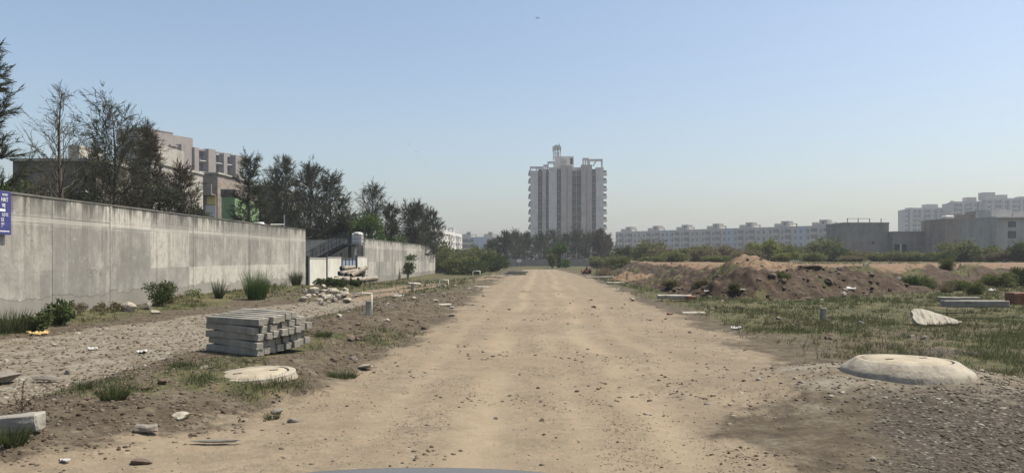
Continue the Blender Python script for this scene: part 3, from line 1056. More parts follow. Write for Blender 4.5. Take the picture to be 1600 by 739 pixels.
# steel stair inside the yard
t = thing('steel_stair', 'dark steel outdoor stair with handrails rising behind the white wall panels', 'stair')
SY = 54.5
st0, st1 = Vector((PX(488, SY), SY, PZ(408, SY))), Vector((PX(538, SY), SY, PZ(382, SY)))
sb = MB()
for dy in (0, 0.9):
    sb.bar(st0 + Vector((-0.6, dy, -0.33)), st1 + Vector((0, dy, 0)), 0.06, 0.22)
sb.build('stringer', M['iron'], t)
for k in range(9):
    q = st0.lerp(st1, (k + 0.5) / 9)
    MB().box(q.x - 0.14, q.x + 0.14, SY - 0.02, SY + 0.92, q.z - 0.02, q.z + 0.02).build('tread', M['iron'], t)
hr = MB()
for dy in (0, 0.9):
    off = Vector((0, dy, 0))
    hr.tube([st0 + off + Vector((-0.4, 0, 0.62)), st1 + off + Vector((0, 0, 0.85))], 0.03, 6)
    hr.tube([st0 + off + Vector((-0.4, 0, 0.30)), st1 + off + Vector((0, 0, 0.45))], 0.02, 6)
    for k in range(5):
        q = st0.lerp(st1, k / 4) + off
        hr.tube([q, q + Vector((0, 0, 0.8))], 0.022, 5)
hr.build('handrail', M['iron'], t)
MB().box(st1.x, st1.x + 0.75, SY - 0.05, SY + 0.95, st1.z - 0.08, st1.z).build('landing', M['iron'], t)

# tank on a column at the corner
TY = 55.0
tx = PX(559, TY)
t = thing('tank_column', 'white round column carrying the caged water tank beside the far wall', 'column', (tx - 0.2, TY, -0.3))
MB().tube([(0, 0, -0.3), (0, 0, 2.64)], 0.115, 14).build('shaft', M['whitewash'], t, smooth=True)
MB().box(-0.42, 0.58, -0.45, 0.45, 2.64, 2.72).build('platform', M['concrete_b'], t, bevel=0.01)
t = thing('iron_post', 'dark square post left of the tank column at the stair head', 'post', (tx - 0.52, TY - 0.2, -0.3))
MB().box(-0.1, 0.1, -0.1, 0.1, -0.4, 3.3).build('shaft', M['iron'], t, bevel=0.008)
MB().box(-0.13, 0.13, -0.13, 0.13, 3.3, 3.36).build('cap', M['iron'], t, bevel=0.006)
t = thing('water_tank', 'white caged cube water tank on the round column beside the far wall', 'water tank', (tx, TY, 2.42))
MB().box(-0.36, 0.36, -0.34, 0.34, 0.01, 0.76).build('tank_body', M['tank'], t, bevel=0.05)
cg = MB()
for z in (0.12, 0.38, 0.64):
    cg.box(-0.39, 0.39, -0.375, -0.355, z, z + 0.02)
    cg.box(0.375, 0.395, -0.355, 0.355, z, z + 0.02)
for q in (-0.3, -0.1, 0.1, 0.3):
    cg.box(q - 0.01, q + 0.01, -0.397, -0.377, 0.01, 0.8)
    cg.box(0.397, 0.415, q - 0.01, q + 0.01, 0.01, 0.8)
cg.build('cage', M['metal'], t)
MB().lathe([(0.36, 0), (0.37, 0.05), (0.2, 0.10), (0.05, 0.11)], 20).build('lid', M['tank'], t, loc=(0, 0, 0.765), smooth=True)
t = thing('iron_pole', 'thin iron pole rising beside the caged tank', 'pole', (tx + 0.42, TY + 0.2, -0.3))
MB().tube([(0, 0, -0.4), (0, 0, 4.9)], 0.022, 6).build('shaft', M['iron'], t)

# white tank and rail behind the near wall's far end
NY = 36.0
nx = PX(407, NY)
t = thing('water_tank', 'low white plastic water tank showing over the near wall top', 'water tank', (-13.9, 38.0, 2.2))
MB().lathe([(0.62, 0), (0.64, 0.3), (0.62, 0.34), (0.64, 0.38), (0.63, 0.75), (0.60, 0.82), (0.52, 0.87), (0.2, 0.94), (0.0, 0.95)], 28).build('tank_body', M['tank'], t, smooth=True)
MB().lathe([(0.2, 0.0), (0.2, 0.06), (0.0, 0.07)], 16).build('lid', M['tank'], t, loc=(0.0, 0, 0.95), smooth=True)
t = thing('tank_stand', 'concrete block stand under the low white tank behind the near wall', 'stand', (-13.9, 38.0, -0.1))
MB().box(-0.7, 0.7, -0.7, 0.7, -0.3, 2.2).box(-0.7, 0.7, -0.7, 0.7, 2.202, 2.298).build('block', M['plaster'], t)
t = thing('iron_pole', 'short iron pole with a side pipe over the near wall end', 'pole', (-13.3, 39.8, -0.1))
MB().tube([(0, 0, -0.3), (0, 0, 3.78)], 0.035, 8).build('shaft', M['metal'], t)
MB().tube([(0, 0, 3.28), (-0.35, -1.0, 3.24)], 0.025, 6).build('side_pipe', M['pipe_white'], t)

# ------------------------------------------------------------------ blue board on the near wall
SGX = -12.36
t = thing('sign_board', 'navy blue board with white lettering hung on the near concrete wall', 'sign', (SGX, 0, 0))
zt_, zb_ = PZ(299.5, 17.7), PZ(367, 17.7)
MB().box(0.05, 0.085, 15.9, 17.80, zb_, zt_).build('board', M['sign_blue'], t, bevel=0.004)
for q in (16.1, 17.5):
    MB().box(-0.02, 0.05, q, q + 0.1, zb_ + 0.1, zt_ - 0.1).build('bracket', M['iron'], t)


def letters(txt, yright, z, size, parent, sx=1.0):
    cu = bpy.data.curves.new('lettering', 'FONT')
    cu.body = txt
    cu.align_x = 'RIGHT'
    cu.size = size
    cu.extrude = 0.002
    cu.resolution_u = 2
    tmp = bpy.data.objects.new('tmp_text', cu)
    COL.objects.link(tmp)
    dg = bpy.context.evaluated_depsgraph_get()
    me = bpy.data.meshes.new_from_object(tmp.evaluated_get(dg))
    bpy.data.objects.remove(tmp)
    me.transform(Matrix(((0, 0, 1, 0.089), (sx, 0, 0, yright), (0, 1, 0, z), (0, 0, 0, 1))))
    me.name = 'lettering'
    me.materials.clear()
    return link_mesh('lettering', me, M['sign_white'], parent)


def yy(px):
    return 12.28 * F / (VX - px)


for txt, px, py, hpx in (('HOME', 11.2, 307, 3.6), ('HAT', 12, 316, 6.6), ('VE', 8, 325, 6.2), ('LOTS', 12.2, 338.5, 5.0), ('LE', 5.6, 346.5, 5.6), ('HAT', 6.5, 352, 3.2), ('T', 3.2, 356.5, 3.2)):
    letters(txt, yy(px), PZ(py, 17.7), hpx * 17.7 / F * 1.42, t, 0.82)
MB().box(0.0855, 0.0895, 16.9, yy(7.8), PZ(331, 17.7), PZ(327.2, 17.7)).build('white_bar', M['sign_white'], t)
lb_ = MB()
for k in range(9):
    lb_.box(0.0855, 0.0885, yy(14) - 0.035 * k - 0.025, yy(14) - 0.035 * k, PZ(362.5, 17.7), PZ(360.8, 17.7))
lb_.build('small_print', M['sign_white'], t)


# ------------------------------------------------------------------ apartment tower at the road's end
def tower():
    Y0 = 305.0
    s = Y0 / F / 3.694                     # metres per pixel of the enlarged tower picture
    ox = PX(800, Y0)

    def X(zx):
        return (zx * s)

    def Z(zy):
        return EYE + (712 - zy) * s
    t = thing('apartment_tower', 'tall stained grey twelve storey apartment tower at the end of the dirt road', 'building', (ox, Y0, 0))
    FH = 3.1
    NF = 12
    top = 36.6
    MB().box(X(110), X(526), 1.6, 17, -1, top - 0.4).build('core_wall', M['tower_dark'], t)
    piers = [(106, 150, 212, 'tower_wall', 0.0), (174, 196, 200, 'tower_pier', -0.4), (212, 259, 190, 'tower_wall', 0.0), (283, 314, 180, 'tower_pier', -1.0), (321, 346, 180, 'tower_pier', -0.8),
             (399, 425, 176, 'tower_pier', -1.0), (432, 461, 176, 'tower_pier', -0.8), (484, 529, 190, 'tower_wall', 0.0)]
    for a, b, zt, m, y in piers:
        MB().box(X(a), X(b), y, 4, -1, Z(zt)).build('pier', M[m], t)
    for q, zq in ((314.3, 180), (425.3, 176)):
        MB().box(X(q), X(q + 6.4), -0.3, 4, -1, Z(zq)).build('pier_strip', M['white_render'], t)
    wm = None
    bays = [(150, 174), (196, 212), (259, 283), (461, 484)]
    proto = {}
    for a, b in bays:
        wdt = X(b) - X(a)
        for f in range(NF):
            z = f * FH
            key = round(wdt, 2)
            if key not in proto:
                wmb = MB().box(0.12, wdt - 0.12, -0.12, 0.0, 0.85, 2.75)
                me = wmb.build('window', M['glass'], t)
                sl = MB().box(0.02, wdt - 0.02, -0.45, 0, 0.0, 0.20).box(wdt * 0.3, wdt * 0.3 + 0.8, -0.4, -0.02, 0.203, 0.75).build('sill_band', M['tower_pier'], t)
                fr_ = MB().box(wdt / 2 - 0.05, wdt / 2 + 0.05, -0.16, -0.125, 1.0, 2.55).box(0.15, wdt - 0.15, -0.18, -0.165, 1.7, 1.76).build('frame', M['metal'], me)
                proto[key] = (me, sl)
                w0, s0 = me, sl
            else:
                w0 = copy_tree(proto[key][0], t)
                s0 = copy_tree(proto[key][1], t)
            w0.location = (X(a), 1.596, z)
            s0.location = (X(a), 1.592, z)
    # central balcony bay
    wdt = X(399) - X(346)
    b0 = d0 = None
    for f in range(NF):
        if b0 is None:
            b0 = MB().box(0.05, wdt - 0.05, -1.2, 0, 0, 0.20).build('balcony', M['tower_pier'], t)
            rl = MB()
            for k in range(12):
                q = 0.1 + k * (wdt - 0.2) / 11
                rl.box(q - 0.02, q + 0.02, -1.16, -1.12, 0.20, 1.0)
            rl.box(0.06, wdt - 0.06, -1.18, -1.10, 1.002, 1.06)
            rl.build('railing', M['metal'], b0)
            d0 = MB().box(0.3, wdt / 2 - 0.25, -0.1, 0, 0.3, 2.5).box(wdt / 2 + 0.25, wdt - 0.3, -0.1, 0, 0.3, 2.5).build('balcony_door', M['glass'], t)
            b, d = b0, d0
        else:
            b, d = copy_tree(b0, t), copy_tree(d0, t)
        b.location = (X(346), 1.594, f * FH)
        d.location = (X(346), 1.59, f * FH)
    MB().box(X(372) - 0.12, X(372) + 0.12, 0.2, 1.59, -1, 36.2).build('bay_column', M['tower_pier'], t)
    # side balconies
    for sx, xa in ((-1, X(110)), (1, X(526))):
        pb = None
        for f in range(NF):
            x0, x1 = (xa - 1.15, xa) if sx < 0 else (xa, xa + 1.65)
            if pb is None:
                pb = MB().box(x0, x1, 1.65, 5.5, 0, 0.2).box(x0, x1, 1.65, 1.78, 0.202, 1.1).box(x0 if sx < 0 else x1 - 0.12, x0 + 0.12 if sx < 0 else x1, 1.785, 5.5, 0.202, 1.1).build('side_balcony', M['tower_wall'], t)
                MB().box(x0 + 0.3, x1 - 0.2, 1.95, 2.6, 0.25, 1.9).build('clutter', M['tower_dark'], pb)
                q = pb
            else:
                q = copy_tree(pb, t)
            q.location = (0, 0, f * FH + 0.4)
        MB().box(xa - (0.25 if sx < 0 else 0), xa + (0 if sx < 0 else 0.25), 5.6, 16, -1, top - 1).build('side_wall', M['tower_pier'], t)
    # roof: parapets, frames of beams, stair head
    def frame(a, b, zt, zb, n=3, th=0.45, y0=0.3, y1=3.6):
        g = MB()
        for yq in (y0, y1):
            g.box(X(a), X(b), yq, yq + th, Z(zt) - 0.55, Z(zt))
            for k in range(n):
                q = X(a) + th / 2 + (X(b) - X(a) - th) * k / (n - 1)
                g.box(q - th / 2, q + th / 2, yq + 0.02, yq + th - 0.02, Z(zb), Z(zt) - 0.552)
        for q in (X(a), X(b) - th):
            g.box(q, q + th, y0 + th + 0.003, y1 - 0.003, Z(zt) - 0.5, Z(zt) - 0.02)
        g.build('roof_frame', M['tower_wall'], t)
    frame(103, 180, 184, 215, 3)
    frame(181, 208, 173, 200, 3)
    frame(205, 246, 155, 190, 2)
    frame(290, 320, 140, 180, 3)
    frame(409, 443, 135, 178, 3)
    frame(445, 524, 141, 192, 2)
    MB().bar((X(468), 0.6, Z(182)), (X(487), 0.6, Z(148)), 0.5).build('roof_brace', M['tower_wall'], t)
    MB().box(X(110), X(213), 0.9, 1.2, top - 1.2, Z(218)).build('parapet', M['tower_wall'], t)
    sh = MB().box(X(248), X(338), 4.2, 10, top - 0.5, Z(118)).build('stair_head', M['white_render'], t)
    MB().box(X(338), X(359), 4.2, 10, top - 0.5, Z(165)).box(X(338), X(359), 4.2, 10, Z(128), Z(118)).box(X(354), X(359), 4.25, 9.9, Z(165), Z(128)).build('lift_room', M['white_render'], t)
    MB().box(X(340), X(353), 4.8, 9.5, Z(165), Z(128)).build('lift_room_opening', M['black'], t)
    MB().box(X(346), X(399), 1.3, 6, top - 0.4, Z(188)).build('parapet', M['tower_wall'], t)
    return t, X, Z, ox, Y0


TW, TX, TZ, TOX, TY0 = tower()
# phone mast on the tower roof: stands on it, so a thing of its own
t = thing('antenna_mast', 'cluster of white panel antennas on steel poles on the tower roof', 'antenna', (TOX, TY0, 0))
pm = MB()
for a, zt in ((240, 58), (252, 50), (262, 46), (272, 48), (281, 58)):
    pm.tube([(TX(a), 6 + (a % 5) * 0.3, TZ(140)), (TX(a), 6 + (a % 5) * 0.3, TZ(zt))], 0.14, 6)
for z in (70, 95, 118):
    pm.bar((TX(238), 6.4, TZ(z)), (TX(284), 6.4, TZ(z)), 0.14)
pm.bar((TX(240), 6.4, TZ(130)), (TX(272), 6.4, TZ(75)), 0.1)
pm.build('pole_frame', M['metal'], t)
for a, zt, zb2 in ((238, 60, 84), (246, 56, 80), (256, 50, 74), (266, 54, 80), (275, 46, 72), (283, 60, 84), (250, 92, 108), (268, 96, 116)):
    MB().box(TX(a) - 0.2, TX(a) + 0.2, 5.5, 5.85, TZ(zb2 + 6), TZ(zt - 4)).build('antenna_panel', M['white_render_dull'], t, bevel=0.03)


# ------------------------------------------------------------------ low-rise apartment blocks
def lowrise(label, L=15.0, floors=4, m='white_render', accent=None, seed=0, group=None, plain_side=False):
    """front towards -y, x runs along the front; balconies, windows with hoods, roof stair rooms and beam frames"""
    rs = random.Random(seed)
    FH = 3.1
    H = floors * FH
    t = thing('apartment_block', label, 'building', (0, 0, 0), 0, group)
    wl = MB().box(0, L, 0, 11, -1.5, H)
    wl.box(0, L, 0, 0.18, H, H + 0.85).box(0, L, 10.82, 11, H, H + 0.85).box(0, 0.18, 0.183, 10.81, H, H + 0.85).box(L - 0.18, L, 0.183, 10.81, H, H + 0.85)
    wl.build('wall', M[m], t)
    if accent:
        MB().box(L * 0.78, L - 0.06, -0.12, -0.004, -1.0, H + 0.86).build('painted_panel', M[accent], t)
    s0 = MB().box(L * 0.10, L * 0.26, 2.5, 6.5, H, H + 2.5).build('stair_room', M[m], t)
    s1 = MB().box(L * 0.30, L * 0.50, 2.0, 6.5, H, H + 3.4).build('stair_room', M[m], t)
    MB().box(L * 0.29, L * 0.51, 1.8, 6.7, H + 3.402, H + 3.55).build('stair_room_roof', M[m], t)
    MB().box(L * 0.37, L * 0.42, 1.95, 1.996, H + 1.7, H + 2.7).build('window', M['glass'], t)
    fr = MB()
    for q in (0.55, 0.72, 0.74):
        fr.box(L * q, L * q + 0.3, 1.0, 1.3, H, H + 1.9)
    fr.box(L * 0.50, L * 0.76, 0.95, 1.35, H + 1.902, H + 2.2)
    fr.build('roof_frame', M[m], t)
    tk = MB()
    tk.lathe([(0.55, 0), (0.55, 0.95), (0.25, 1.15), (0, 1.17)], 14, (L * 0.62, 6.0, H))
    tk.build('roof_tank', M['iron'] if seed % 2 else M['tank'], t)
    op = MB().box(-0.1, 3.0, -0.05, -0.004, 0.25, 2.75).build('balcony_door', M['glass'], t)
    bl = MB().box(-0.25, 2.95, -1.35, -0.006, 0.0, 0.18).box(-0.25, 2.95, -1.35, -1.22, 0.182, 1.0).box(-0.25, -0.13, -1.215, -0.01, 0.182, 1.0).box(2.83, 2.95, -1.215, -0.01, 0.182, 1.0).build('balcony', M[m], t)
    wn = MB().box(0, 1.1, -0.05, -0.004, 0.8, 2.3).build('window', M['glass'], t)
    MB().box(-0.12, 1.12, -0.5, -0.055, 2.32, 2.44).build('hood', M[m], wn)
    MB().box(0.47, 0.53, -0.085, -0.052, 0.95, 2.25).build('frame', M['white_render'], wn)
    first = True
    for f in range(floors):
        for bx in (L * 0.14, L * 0.46):
            if first:
                o1, o2 = op, bl
            else:
                o1, o2 = copy_tree(op, t), copy_tree(bl, t)
            o1.location = (bx, 0, f * FH)
            o2.location = (bx, 0, f * FH)
            for wx in ((L * 0.03, L * 0.36) if bx < L * 0.3 else (L * 0.70, L * 0.85)):
                o3 = wn if (first and wx == L * 0.03) else copy_tree(wn, t)
                o3.location = (wx, -0.125 if (accent and wx > L * 0.78) else 0, f * FH)
            first = False
    return t


ORD = ['nearest the grey tower', 'second from the grey tower', 'third from the grey tower', 'fourth from the grey tower', 'fifth from the grey tower', 'sixth from the grey tower', 'last before the blank grey building']
rowA, rowB = Vector((PX(962, 440), 440, 0)), Vector((PX(1322, 345), 345, 0))
dR = (rowB - rowA)
LR = dR.length / 7
angR = math.atan2(dR.y, dR.x)
protoR = {}
for k in range(7):
    ac = [None, 'blue_render', None, 'blue_render', None, 'blue_render', 'blue_render'][k]
    cl = 'plain white' if ac is None else 'white and pale blue'
    lab = f'{cl} low block in the right row, {ORD[k]}'
    if ac not in protoR:
        o = protoR[ac] = lowrise(lab, LR - 0.05, 5, 'white_render_dull', ac, k, 'low apartment blocks in the row right of the tower')
    else:
        o = copy_tree(protoR[ac])
        o['label'] = lab
    o.location = rowA + dR * (k / 7)
    o.rotation_euler = (0, 0, angR)
# row left of the tower, seen beyond the bushes
for k, (px, Y, ac, lab) in enumerate(((718, 420, None, 'white low apartment block far off left of the blue front'), (752, 420, 'blue_render', 'low apartment block with a pale blue front far left of the tower'), (789, 420, None, 'white low apartment block far off, half hidden by trees left of the tower'))):
    o = lowrise(lab, 12.0, 4, 'white_render_dull', None, 20 + k, 'far apartment blocks left of the tower')
    o.location = (PX(px, Y), Y, -0.3)
    if ac:
        MB().box(-4.2, 3.0, -0.55, -0.2, 5.5, 12.8).build('blue_front', M['blue_render'], o)
        for q in (-3.4, 1.4):
            MB().box(q, q + 1.2, -0.62, -0.553, 7.2, 9.2).build('window', M['glass'], o)
pA, pB = Vector((PX(672, 300), 300, 0)), Vector((PX(722, 385), 385, 0))
dL = pB - pA
for k, lab in enumerate(('white apartment block just past the far wall end, nearest of its slanting row', 'white apartment block second in the slanting row past the far wall', 'white apartment block third in the slanting row past the far wall', 'white apartment block last in the slanting row past the far wall')):
    if k == 0:
        oL = o = lowrise(lab, dL.length / 4 - 0.3, 4, 'white_render', None, 30, 'apartment blocks in the slanting row left')
    else:
        o = copy_tree(oL)
        o['label'] = lab
    o.location = pA + dL * (k / 4)
    o.rotation_euler = (0, 0, math.atan2(dL.y, dL.x))


# ------------------------------------------------------------------ big white blocks at far right
def white_block(label, px0, px1, Y, pytop, seed, heads, base=0.0):
    x0, x1 = PX(px0, Y), PX(px1, Y)
    L = x1 - x0
    H = PZ(pytop, Y)
    t = thing('apartment_building', label, 'building', (x0, Y, 0), R(-6), 'large white apartment buildings far right')
    MB().box(0, L, 1.0, 14, -1, H).box(0, L, 1.0, 1.2, H, H + 0.9).build('wall', M['white_render_dull'], t)
    rs = random.Random(seed)
    NF = int(H / 3.1)
    x, kb = 0.0, 0
    kinds = ['glazed', 'pier', 'small', 'recess', 'pier', 'glazed', 'small', 'pier', 'recess']
    wid = {'glazed': 3.6, 'pier': 1.3, 'small': 1.8, 'recess': 1.1}
    pr = {}
    while x < L - 1.0:
        kd = kinds[(kb + seed * 2) % len(kinds)]
        w_ = min(wid[kd], L - x)
        if kd == 'pier':
            MB().box(x, x + w_, -0.3 - 0.4 * rs.random(), 0.996, -1, H + rs.uniform(-0.3, 1.3)).build('pier', M['white_render_dull'], t)
        elif kd == 'recess':
            MB().box(x + 0.05, x + w_ - 0.05, 0.9, 0.996, -1, H - 0.4).build('stair_recess', M['glass'], t)
        else:
            for f in range(max(0, NF - 5), NF):
                z = f * 3.1 + (H - NF * 3.1)
                if kd not in pr:
                    g = MB().box(0.15, w_ - 0.15, -0.06, 0, 0.75 if kd == 'glazed' else 1.0, 2.65 if kd == 'glazed' else 2.3).build('window', M['glass'], t)
                    fg = MB()
                    for q in range(3 if kd == 'glazed' else 1):
                        fg.box(w_ * (q + 1) / (4 if kd == 'glazed' else 2) - 0.03, w_ * (q + 1) / (4 if kd == 'glazed' else 2) + 0.03, -0.1, -0.062, 0.8, 2.3)
                    fg.build('frame', M['metal'], g)
                    if kd == 'glazed':
                        b_ = MB().box(0.0, w_, -1.3, -0.065, 0, 0.2).box(0.0, w_, -1.3, -1.18, 0.202, 0.7).build('balcony', M['white_render_dull'], t)
                    else:
                        b_ = MB().box(0.05, w_ - 0.05, -0.6, -0.105, 2.36, 2.48).build('hood', M['white_render_dull'], t)
                    pr[kd] = (g, b_)
                    c1, c2 = g, b_
                else:
                    c1, c2 = copy_tree(pr[kd][0], t), copy_tree(pr[kd][1], t)
                c1.location = (x, 0.995, z)
                c2.location = (x, 0.995, z)
        x += w_ + 0.02
        kb += 1
    for a, b, py in heads:
        MB().box(PX(a, Y) - x0, PX(b, Y) - x0, 3, 9, H, PZ(py, Y)).build('roof_room', M['white_render_dull'], t)
    return t


white_block('white multi storey apartment block left in the far right cluster', 1415, 1476, 505, 327, 1, ((1447, 1466, 319), (1430, 1444, 325)))
white_block('white multi storey apartment block middle of the far right cluster', 1486, 1545, 490, 317, 2, ((1512, 1527, 308), (1490, 1500, 315)))
white_block('tallest white apartment block at the right edge of the far right cluster', 1545, 1640, 480, 312, 3, ((1539, 1558, 300), (1562, 1576, 304), (1594, 1625, 307)))


# blank unfinished blocks in front of them
def raw_block(label, px0, px1, Y, pytop, m, depth=9, rz=0.0, name='unfinished_building'):
    x0, x1 = PX(px0, Y), PX(px1, Y)
    H = PZ(pytop, Y)
    t = thing(name, label, 'building', (x0, Y, 0), rz)
    L = x1 - x0
    MB().box(0, L, 0, depth, -1, H).build('wall', M[m], t)
    MB().box(-0.05, L + 0.05, -0.06, 0.16, H + 0.002, H + 0.3).box(-0.05, 0.16, 0.163, depth, H + 0.002, H + 0.3).build('parapet', M[m], t)
    return t, L, H


t, L, H = raw_block('blank dark grey rendered building right of the low apartment row', 1317, 1389, 152, 350, 'raw_concrete')
for q in (0.12, 0.35, 0.6, 0.85):
    MB().box(L * q, L * q + 0.12, 0.5, 0.62, H + 0.3, H + 1.1).build('starter_bar', M['iron'], t)
MB().box(L * 0.1, L * 0.6, 0.52, 0.58, H + 1.05, H + 1.12).build('rail', M['iron'], t)
MB().box(L * 0.63, L * 0.68, -0.02, -0.004, H * 0.52, H * 0.57).build('vent_hole', M['black'], t)
t, L, H = raw_block('grey unfinished building with a green net hanging on its face', 1395, 1477, 150, 364, 'raw_concrete')
nm_ = MB()
for i in range(6):
    for j in range(8):
        pass
NV, NFc = [], []
for j in range(13):
    for i in range(9):
        NV.append((PX(1444, 150) - PX(1395, 150) + i * 0.235 + 0.05 * math.sin(j * 1.3), -0.14 + 0.10 * math.sin(i * 1.7 + j * 0.4), 2.0 + j * 0.235))
for j in range(12):
    for i in range(8):
        a = j * 9 + i
        NFc.append((a, a + 1, a + 10, a + 9))
MB().add(NV, NFc).build('shade_net', M['net'], t, smooth=True)
MB().box(0.3, 2.7, -0.02, -0.004, 2.0, 4.1).build('opening', M['black'], t)
MB().box(0.2, 2.9, -0.9, -0.006, 1.75, 1.98).build('ledge', M['raw_concrete'], t)
MB().box(1.4, 1.65, -0.10, -0.022, 2.0, 4.1).build('opening_post', M['white_render'], t)
t, L, H = raw_block('tall brownish bare plastered building behind scrub at far right', 1477, 1557, 142, 344, 'raw_brown')
for z, w_ in ((4.1, 1.9), (1.2, 1.9), (6.2, 0.0)):
    if w_:
        MB().box(L * 0.66, L * 0.66 + w_, -0.05, -0.004, z + 0.5, z + 2.0).build('window', M['glass'], t)
        MB().box(L * 0.6, L * 0.66 + w_ + 0.4, -0.8, -0.054, z + 2.1, z + 2.3).build('hood', M['raw_brown'], t)
        MB().box(L * 0.54, L * 0.54 + 0.7, -0.05, -0.004, z + 0.9, z + 1.7).build('window', M['glass'], t)
MB().box(L * 0.3, L * 0.95, 1.0, 6.5, H + 0.31, H + 1.1).build('roof_room', M['raw_brown'], t)
MB().box(L * 0.8, L + 0.02, 0.6, 7, H + 0.31, H + 1.9).build('roof_room', M['raw_concrete'], t)
MB().box(L * 0.05, L * 0.22, 0.8, 2.5, H + 0.31, H + 0.9).build('roof_tank', M['tank'], t, bevel=0.1)
t, L, H = raw_block('whitish plastered house with two barred windows at the right edge', 1557, 1660, 122, 341, 'white_render_dull', 10)
for py0, py1 in ((346, 355), (361, 372)):
    wx = PX(1575, 122) - PX(1557, 122)
    g = MB().box(wx, wx + 1.25, -0.05, -0.004, PZ(py1, 122), PZ(py0, 122)).build('window', M['glass'], t)
    gb = MB()
    for k in range(5):
        gb.box(wx + 0.2 + k * 0.2, wx + 0.24 + k * 0.2, -0.1, -0.06, PZ(py1, 122), PZ(py0, 122))
    gb.build('bar_grille', M['metal'], g)
MB().box(0.1, L * 0.32, 1.5, 6, H + 0.31, PZ(327, 122)).build('roof_room', M['white_render'], t)
MB().box(L * 0.34, L, 1.5, 6, H + 0.31, PZ(329, 122)).build('roof_room', M['white_render'], t)
MB().box(-0.3, L + 0.3, -0.4, -0.07, H + 0.04, H + 0.22).build('ledge', M['white_render'], t)
# lone wall stub among the scrub
t = thing('wall_stub', 'lone grey wall stub standing among the scrub before the low row', 'wall', (PX(1252, 118), 118, 0.9))
MB().box(-1.0, 1.2, 0, 0.25, -0.5, 2.1).box(-0.9, 1.0, 0.02, 0.2, 2.102, 2.3).build('stub_body', M['plaster'], t)
MB().box(1.2, 1.5, -0.02, 0.27, -0.5, 2.75).build('pillar', M['concrete'], t)


# ------------------------------------------------------------------ buildings behind the left wall
def pink_tower():
    a, b = Vector((PX(246, 200), 200, 0)), Vector((PX(380, 226), 226, 0))
    d = b - a
    L = d.length
    t = thing('apartment_building', 'tall pinkish grey apartment building with stacked balconies beyond the left wall', 'building', (a.x, a.y, 0), math.atan2(d.y, d.x))
    H = 31.6

    def X(zx):                     # from the enlarged picture's pixels to metres along the front
        px = 220 + zx / 4.617
        q = (px - 246) / (380 - 246)
        # perspective along the receding front
        q = q * 200 / (226 - q * 26)
        return q * L
    FH = 3.1
    NF = 10
    MB().box(-2.5, X(470), 0.8, 13, -1, H - 0.5).box(X(470) + 0.01, L - 0.2, 1.2, 12, -1, H - 0.8).build('wall', M['pink_render'], t)
    MB().box(-3.5, X(268), 2.0, 11, H - 0.49, H + 3.3).box(X(268) + 0.02, X(425), 2.6, 10, H - 0.49, H + 3.0).build('roof_room', M['pink_render'], t)
    MB().box(-3.6, X(268) + 0.08, 1.9, 11.1, H + 3.302, H + 3.5).build('roof_room_slab', M['pink_render'], t)
    for p0, p1, zt, y in ((282, 356, H + 0.4, -0.6), (382, 414, H + 0.1, -0.3), (470, 520, H + 0.2, -1.0), (535, 542, H - 0.6, 0.0), (592, 617, H - 0.2, -0.4), (668, 722, H - 0.4, -0.9)):
        MB().box(X(p0), X(p1), y, 1.5, -1, zt).build('pier', M['pink_render'], t)
    for p0, p1 in ((215, 268), (416, 466), (544, 588), (618, 664)):
        x0, x1 = X(p0), X(p1)
        pr = None
        for f in range(5, NF):
            if pr is None:
                o1 = MB().box(0.1, x1 - x0 - 0.1, -0.05, 0, 0.3, 2.6).build('balcony_door', M['glass'], t)
                o2 = MB().box(0, x1 - x0, -1.25, -0.055, 0, 0.2).build('balcony', M['white_render'], t)
                g = MB().box(0.02, x1 - x0 - 0.02, -1.22, -1.16, 1.05, 1.12)
                for k in range(8):
                    q = 0.05 + k * (x1 - x0 - 0.1) / 7
                    g.box(q - 0.02, q + 0.02, -1.21, -1.17, 0.2, 1.048)
                g.build('railing', M['iron'], o2)
                pr = (o1, o2)
            else:
                o1, o2 = copy_tree(pr[0], t), copy_tree(pr[1], t)
            y = 0.796 if p0 < 470 else 1.196
            o1.location = (x0, y, f * FH + 0.3)
            o2.location = (x0, y, f * FH + 0.3)
        MB().box(x0, x1, 0.0, 0.79, H - 0.5, H - 0.1).build('canopy_slab', M['pink_render'], t)
    for f in range(5, NF):
        MB().box(X(362), X(376), 0.7, 0.796, f * FH + 1.4, f * FH + 2.6).build('window', M['glass'], t)
        MB().box(X(176), X(198), 0.7, 0.796, f * FH + 1.0, f * FH + 2.6).build('window', M['glass'], t)
    return t


pink_tower()
# patchy brick house
HY = 74.0
x0, x1 = PX(303, HY), PX(340, HY)
t = thing('brick_house', 'patchy brick three storey house with a balcony beyond the left wall', 'building', (x0, HY, 0))
Hh = PZ(272, HY)
Lh = x1 - x0
MB().box(0, Lh, 0, 9.5, -1, Hh).build('wall', M['brick_house'], t)
MB().box(-0.15, Lh + 0.15, -0.15, 9.6, Hh + 0.002, Hh + 0.16).build('roof_slab', M['plaster'], t)
bl = MB().box(0.35, Lh - 0.15, -1.1, -0.004, PZ(306, HY), PZ(304, HY)).box(0.35, Lh - 0.15, -1.1, -0.98, PZ(303.9, HY), PZ(289, HY)).build('balcony', M['brick_house'], t)
MB().box(0.3, 0.95, -0.05, -0.004, PZ(302, HY), PZ(284, HY)).build('door', M['black'], t)
wdw = MB().box(0.3, 1.0, -0.05, -0.004, PZ(322, HY), PZ(308, HY)).build('window', M['glass'], t)
MB().box(0.62, 0.68, -0.08, -0.052, PZ(322, HY), PZ(308, HY)).build('frame', M['gate_blue'], wdw)
MB().box(1.28, 2.15, -0.06, -0.004, PZ(320, HY), PZ(306.5, HY)).build('yellow_panel', M['yellow'], t)
MB().box(1.15, 2.15, -0.09, -0.004, PZ(346, HY), PZ(321, HY)).build('white_panel', M['white_render'], t)
